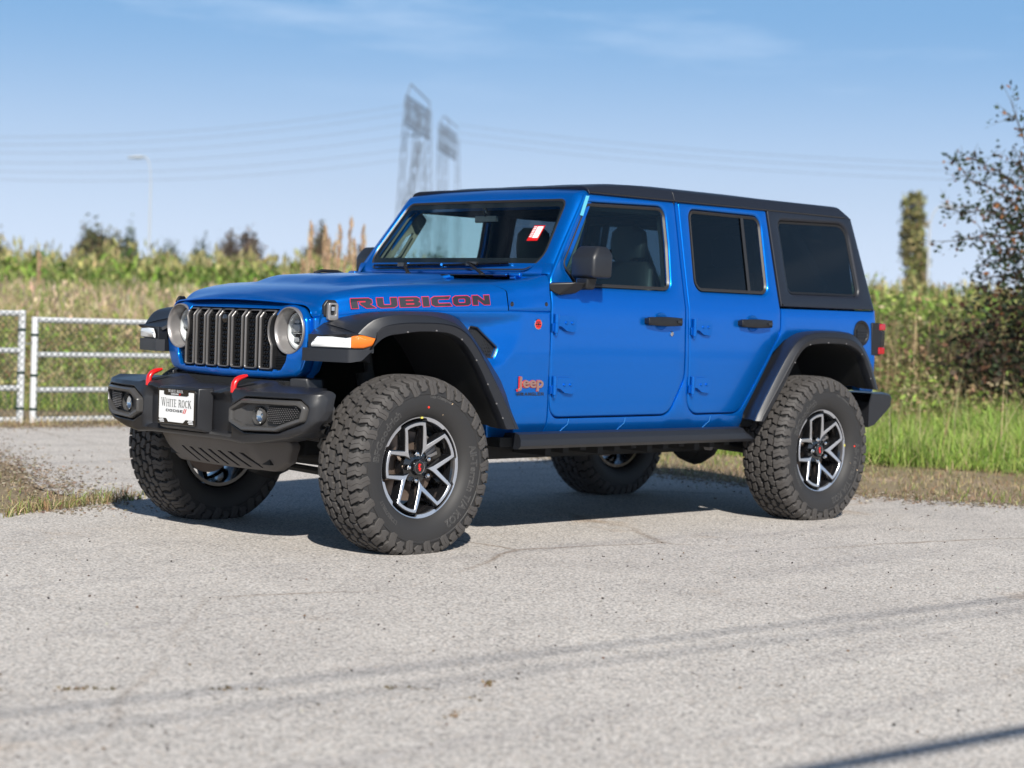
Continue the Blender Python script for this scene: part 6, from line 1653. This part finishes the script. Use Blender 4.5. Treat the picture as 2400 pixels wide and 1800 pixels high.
for i, L_ in enumerate(TW):
    dd = R_.uniform(-.6, .6); q = [lp(x, y, dd*(k/len(L_))) for k, (x, y) in enumerate(L_)]; mb.tube(q, [.016-.012*k/(len(q)-1) for k in range(len(q))], 5)
    for k in range(len(q)-1):
        for j in range(7):
            a = q[k].lerp(q[k+1], R_.random()); e = a+Vector((R_.uniform(-.22, .22), R_.uniform(-.22, .22), R_.uniform(-.12, .22))); mb.tube([a, e], [.004, .0015], 3)
            for m in range(5): pts.append(a.lerp(e, R_.uniform(.2, 1.1))+Vector([R_.gauss(0, .035) for _ in range(3)]))
for _ in range(1400):    # dense inner crown
    y = R_.uniform(300, 760); x = R_.uniform(2250 if y > 560 else 2300, 2760)
    if (x-2560)**2/290**2+(y-560)**2/300**2 > R_.uniform(.45, 1.05): continue
    c = lp(x, y, R_.uniform(-1.2, 1.2))
    for m in range(5): pts.append(c+Vector([R_.gauss(0, .09) for _ in range(3)]))
rt_ = empty('leafy_tree', b0); tag(rt_, 'dark leafy tree with russet leaves reaching in at the right edge', 'tree')
V, F, C = leaves(np.array([tuple(p) for p in pts]), rng.uniform(.045, .078, len(pts)), [(.03, .05, .022), (.04, .065, .028), (.025, .042, .02), (.045, .07, .028), (.035, .055, .02), (.04, .06, .03), (.30, .13, .05), (.12, .06, .03)], asp=.62, up=-.2)
link('crown', np_mesh('crown', V, F, LEAF, C), rt_); mb.build('trunk', BARK, rt_)
# dark shrub under it
sh = empty('dark_shrub', hor(2420, 18.8)); tag(sh, 'dark red-brown shrub massed under the leafy tree at the right', 'shrub')
bl = [(-.55, 0, .95, .55, .5, .55), (0, 0, 1.15, .7, .5, .75), (.7, 0, 1.2, .8, .5, .8), (-.1, -.2, .55, .9, .4, .5), (1.4, 0, .9, .8, .5, .8)]
bl = [(b[0]*RH_.x+b[1]*FH_.x, b[0]*RH_.y+b[1]*FH_.y, b[2], b[3]*.85, b[3]*.85, b[5]) for b in bl]
V, F, C = crown(bl, 6500, .075, [(.045, .06, .026), (.07, .045, .03), (.10, .05, .03), (.035, .045, .022)], .6, .2); link('crown', np_mesh('crown', V, F, LEAF, C), sh)
mb = MB()
for k in range(7): a = k*.9; mb.tube([(0, 0, 0), (.6*math.cos(a), .6*math.sin(a), 1.1)], [.03, .008], 5)
mb.build('stem', BARK, sh)
# tall tan reeds behind the bonnet
RC_ = [(712, 520), (722, 600), (742, 530), (758, 545), (766, 560), (776, 528), (786, 570), (806, 512), (818, 560), (850, 530), (690, 610), (735, 610), (800, 600), (650, 640), (602, 655), (560, 690), (84, 590)]
plume_proto = None
for i, (x, y) in enumerate(RC_):
    D = 25+((i*7) % 5)*.7; H_ = ztop(x, y, D)
    mb = MB(); mb.tube([(0, 0, 0), (.01, 0, .5), (.03, .01, .86), (.05, .02, 1.0)], [.010/1, .008, .006, .003], 4)
    if plume_proto is None:
        n = 120; u = rng.uniform(.74, 1.0, n); C = np.stack([.01+.05*u+rng.normal(0, .012, n), .02*u+rng.normal(0, .012, n), u], 1)
        V, F, C_ = leaves(C, rng.uniform(.03, .07, n), [(.46, .32, .20), (.52, .38, .25), (.40, .27, .17)], asp=.35, up=3.); V2, F2, C2 = blades(np.array([[0., 0.]]*5), np.linspace(.25, .8, 5), np.full(5, .014), TAN_, lean=.8)
        V3, F3, C3 = blades(np.zeros((2, 2)), np.array([.98, .96]), np.array([.014, .012]), TAN_, lean=.05)
        V, F, C_ = merge([(V, F, C_), (V2, F2, C2), (V3, F3, C3)]); me = np_mesh('reed', V, F, LEAF, C_); plume_proto = me
    o = link('reed', plume_proto); o.location = hor(x, D); o.scale = (1.05, 1.05, H_); o.rotation_euler = (0, 0, i*2.4)
    lab = 'tan plumed reed in the cluster rising left of the windshield' if x > 640 else None
    if x == 84: lab = 'lone tan plumed reed standing above the dry grass at far left'
    elif lab is None: lab = 'short tan plumed reed in the dry grass left of the bonnet'
    tag(o, lab, 'reed', 'tall tan reeds' if x > 640 else ('short tan reeds' if x != 84 else None))

# ---- gate ----------------------------------------------------------------------------------
PIPE = mat('galvanised_white_pipe', (.62, .63, .64), rough=.45, metal=.15)
WIREM = mat('dark_green_wire', (.012, .030, .022), rough=.5)
def gate(x0, x1, label, first, dz):
    """chain-link gate leaf between x0 and x1 along y=7.5; `first` is the x of the meeting stile"""
    g = empty('metal_gate', ((x0+x1)/2, 7.5, 0)); tag(g, label, 'gate'); ox = -(x0+x1)/2; H_ = .94+dz
    def build(nm, pts, r, m=PIPE, par=g): q = MB(); q.tube([(p[0]+ox, p[1], p[2]) for p in pts], r, 10); return q.build(nm, m, par)
    for x in (x0, x1):
        st = build('stile', [(x, 0, .01), (x, 0, H_+.012)], .031)
        for z in (.12, .42, .78): build('clamp', [(x, 0, z+dz*z), (x, 0, z+.022+dz*z)], .036, WIREM, st)
    for z in (.035, .30, .615, .925): build('rail', [(x0, 0, z+dz*z), (x1, 0, z+dz*z)], .026)
    q = MB(); sp = .062; y = -.030; n = int((x1-x0+H_)/sp)+1
    for sgn in (1, -1):
        for k in range(n):
            xa = x0-H_+k*sp if sgn > 0 else x0+k*sp
            a, b = (xa, .03), (xa+sgn*(H_-.03), H_)
            # clip to panel
            (xa_, za_), (xb_, zb_) = a, b; dx = xb_-xa_; t0, t1 = 0., 1.
            for lo, hi in ((x0, x1),):
                ta, tb_ = (lo-xa_)/dx, (hi-xa_)/dx; ta, tb_ = min(ta, tb_), max(ta, tb_); t0, t1 = max(t0, ta), min(t1, tb_)
            if t1-t0 < .02: continue
            m_ = 8; pts = [(xa_+dx*(t0+(t1-t0)*j/m_)+ox, y+.003*(1 if j % 2 else -1)*sgn, za_+(zb_-za_)*(t0+(t1-t0)*j/m_)) for j in range(m_+1)]
            q.tube(pts, .0024, 3, cap=False)
    q.build('chain_link_mesh', WIREM, g, flat=True)
    if first is not None: build('latch', [(first, 0, .72), (first+.06, -.02, .70), (first+.11, 0, .72)], .008, GREY)
    return g
gate(-.95, 2.722, 'white pipe chain-link gate leaf cut by the left edge of the picture', 2.722, .045)
gate(2.850, 6.5, 'white pipe chain-link gate leaf with four rails running behind the car bumper', None, -.01)

# ---- lamp posts ------------------------------------------------------------------------------
LAMPM = mat('pale_steel', (.42, .44, .46), rough=.5)
def lamp(px, pbase, ptop, D, armdx, label, r=.07):
    loc = Vector(hor(px, D)); o = empty('street_lamp', loc); tag(o, label, 'street lamp', None); H_ = ztop(px, ptop, D); rh = Vector(RH_)
    q = MB(); q.tube([(0, 0, 0), (0, 0, H_*.5), (0, 0, H_*.86)], [r*1.3, r, r*.7], 10); q.build('pole', LAMPM, o)
    A = [Vector((0, 0, H_*.85))]+[rh*armdx*(1-math.cos(a))+Vector((0, 0, H_*(.85+.15*math.sin(a)))) for a in np.linspace(.1, 1.45, 7)]
    q = MB(); q.tube(A, r*.5, 8); q.build('lamp_arm', LAMPM, o)
    e = A[-1]; q = MB(); d = rh*(1 if armdx > 0 else -1); q.tube([e, e+d*.25+Vector((0, 0, -.01)), e+d*.6+Vector((0, 0, -.03))], [.05, .12, .06], 8, squash=.5); q.build('lamp_head', LAMPM, o)
lamp(341, 565, 369, 62, -.20, 'tall pale street lamp rising from the maize at the left', .036)
lamp(2164, 637, 482, 64, .42, 'street lamp with curved arm beside the poplar at the right', .05)

# ---- pylons ------------------------------------------------------------------------------------
STEEL = mat('pylon_steel', (.09, .105, .125), rough=.6)
def pylon(pbx, label, D, legs, beam, apex):
    loc = Vector(hor(pbx, D)); o = empty('lattice_pylon', loc); tag(o, label, 'pylon', None)
    def L(px, py, dd=0.): return CAM_POS+(_f+(px-1200)/FPX*_rt-(py-900)/FPX*_up)*(D+dd)-loc
    for (xb, yb), (xt, yt) in legs:
        q = MB(); w0, w1 = 1.25, .8; a, b = L(xb, yb), L(xt, yt); n = 8; rr = .065
        cor = [(1, 1), (1, -1), (-1, -1), (-1, 1)]
        def c(k, t): w = (w0+(w1-w0)*t)*.5; return a.lerp(b, t)+Vector(RH_)*cor[k % 4][0]*w+Vector(FH_)*cor[k % 4][1]*w
        for k in range(4): q.tube([c(k, 0), c(k, 1)], rr, 4)
        for j in range(n):
            for k in range(4): q.tube([c(k, j/n), c(k+1, (j+1)/n)], rr*.5, 3); q.tube([c(k+1, j/n), c(k, (j+1)/n)], rr*.55, 3)
        q.build('mast', STEEL, o)
    q = MB(); (x0, y0), (x1, y1), th = beam; n = 9
    A, B_ = L(x0, y0, -6), L(x1, y1, 6); dn = Vector((0, 0, -th)); sd = Vector(FH_)*.9
    for s_ in (-1, 1):
        q.tube([A+sd*s_, B_+sd*s_], .08, 4); q.tube([A+sd*s_+dn, B_+sd*s_+dn], .10, 4)
        for j in range(n): q.tube([A.lerp(B_, j/n)+sd*s_, A.lerp(B_, (j+1)/n)+sd*s_+dn], .05, 3); q.tube([A.lerp(B_, j/n)+sd*s_+dn, A.lerp(B_, (j+1)/n)+sd*s_], .05, 3)
    q.build('crossbeam', STEEL, o)
    q = MB()
    for (p_, r_) in apex: q.tube([L(*p_), L(*r_)], .13, 4)
    q.build('peak', STEEL, o)
pylon(960, 'nearer lattice pylon, the taller of the two behind the windshield', 330, [((918, 770), (955, 232)), ((958, 560), (980, 245)), ((1003, 540), (1005, 262)), ((930, 600), (984, 330)), ((1000, 600), (984, 330))], ((952, 224), (1008, 262), 5.0), [((953, 230), (963, 197)), ((963, 197), (1007, 240)), ((1007, 240), (1007, 268)), ((945, 470), (1010, 520)), ((958, 316), (985, 322))])
pylon(1045, 'farther lattice pylon, right of the taller one and partly behind the car roof', 430, [((1022, 770), (1031, 295)), ((1036, 770), (1046, 300)), ((1074, 770), (1072, 325))], ((1030, 288), (1071, 316), 6.0), [((1031, 290), (1040, 272)), ((1040, 272), (1074, 300)), ((1050, 276), (1052, 300))])
# lines strung from the pylons
WIRE = mat('power_line', (.16, .17, .19), rough=.6)
def line(a, b, D1, D2, sag, r, label):
    A = CAM_POS+(_f+(a[0]-1200)/FPX*_rt-(a[1]-900)/FPX*_up)*D1; B_ = CAM_POS+(_f+(b[0]-1200)/FPX*_rt-(b[1]-900)/FPX*_up)*D2
    q = MB(); q.tube([A.lerp(B_, t)-Vector((0, 0, sag*4*t*(1-t))) for t in np.linspace(0, 1, 15)], r, 4); o = q.build('power_line', WIRE, None); tag(o, label, 'power line', 'power lines strung from the pylons')
for i, (y0, y1) in enumerate(((316, 285), (334, 300), (352, 322), (374, 345), (392, 372), (410, 392))):
    line((-200, y0), (955, y1-40+i*4), 300, 330, 2.2, .032, ('highest', 'second highest', 'third', 'fourth', 'second lowest', 'lowest')[i]+' thin power line running from the left edge to the nearer pylon')
for i, (y0, y1) in enumerate(((262, 395), (282, 410), (300, 432))):
    line((1074, y0+30), (2700, y1), 430, 300, 2.0, .034, ('top', 'middle', 'bottom')[i]+' thin power line running right from the farther pylon above the roof')
# service cables overhead behind the camera: they throw the soft dark lines on the road
CABLE = mat('overhead_cable', (.02, .02, .02), rough=.6)
for (p0, p1, h_, r_, lab) in (((-1.729, -4.537), (-.999, -4.604), 3.6, .028, 'lowest black service cable, its shadow crossing the near right corner of the road'),
                        ((-1.604, -2.994), (1.295, -3.24), 5.2, .0085, 'middle black overhead cable casting a faint line on the foreground road'),
                        ((-1.60, -3.22), (1.25, -3.42), 5.5, .0068, 'upper black overhead cable casting the second faint line on the foreground road')):
    dx, dy = p1[0]-p0[0], p1[1]-p0[1]; l = math.hypot(dx, dy); dx /= l; dy /= l; off = Vector((SUN_TO.x, SUN_TO.y))/SUN_TO.z*h_
    q = MB(); q.tube([(p0[0]+off.x+dx*t, p0[1]+off.y+dy*t, h_) for t in (-14, -5, 0, 5, 14)], r_, 8); o = q.build('overhead_cable', CABLE); tag(o, lab, 'cable', 'overhead cables behind the camera')

# ---- HAZE: thin summer air between the camera and the far towers
hz_ = MB(); hz_.box(-300, 700, -300, 700, -1.0, 62.0)
hazeb = hz_.build('haze', [], None, flat=True); tag(hazeb, kind='stuff')
hm = bpy.data.materials.new('summer_haze'); hm.use_nodes = True; hm.node_tree.nodes.clear()
ho = hm.node_tree.nodes.new("ShaderNodeOutputMaterial"); hv = hm.node_tree.nodes.new("ShaderNodeVolumePrincipled"); hv.inputs['Color'].default_value = (.86, .91, 1, 1); hv.inputs['Density'].default_value = .00035; hv.inputs['Anisotropy'].default_value = .3
hm.node_tree.links.new(hv.outputs['Volume'], ho.inputs['Volume']); hazeb.data.materials.append(hm)
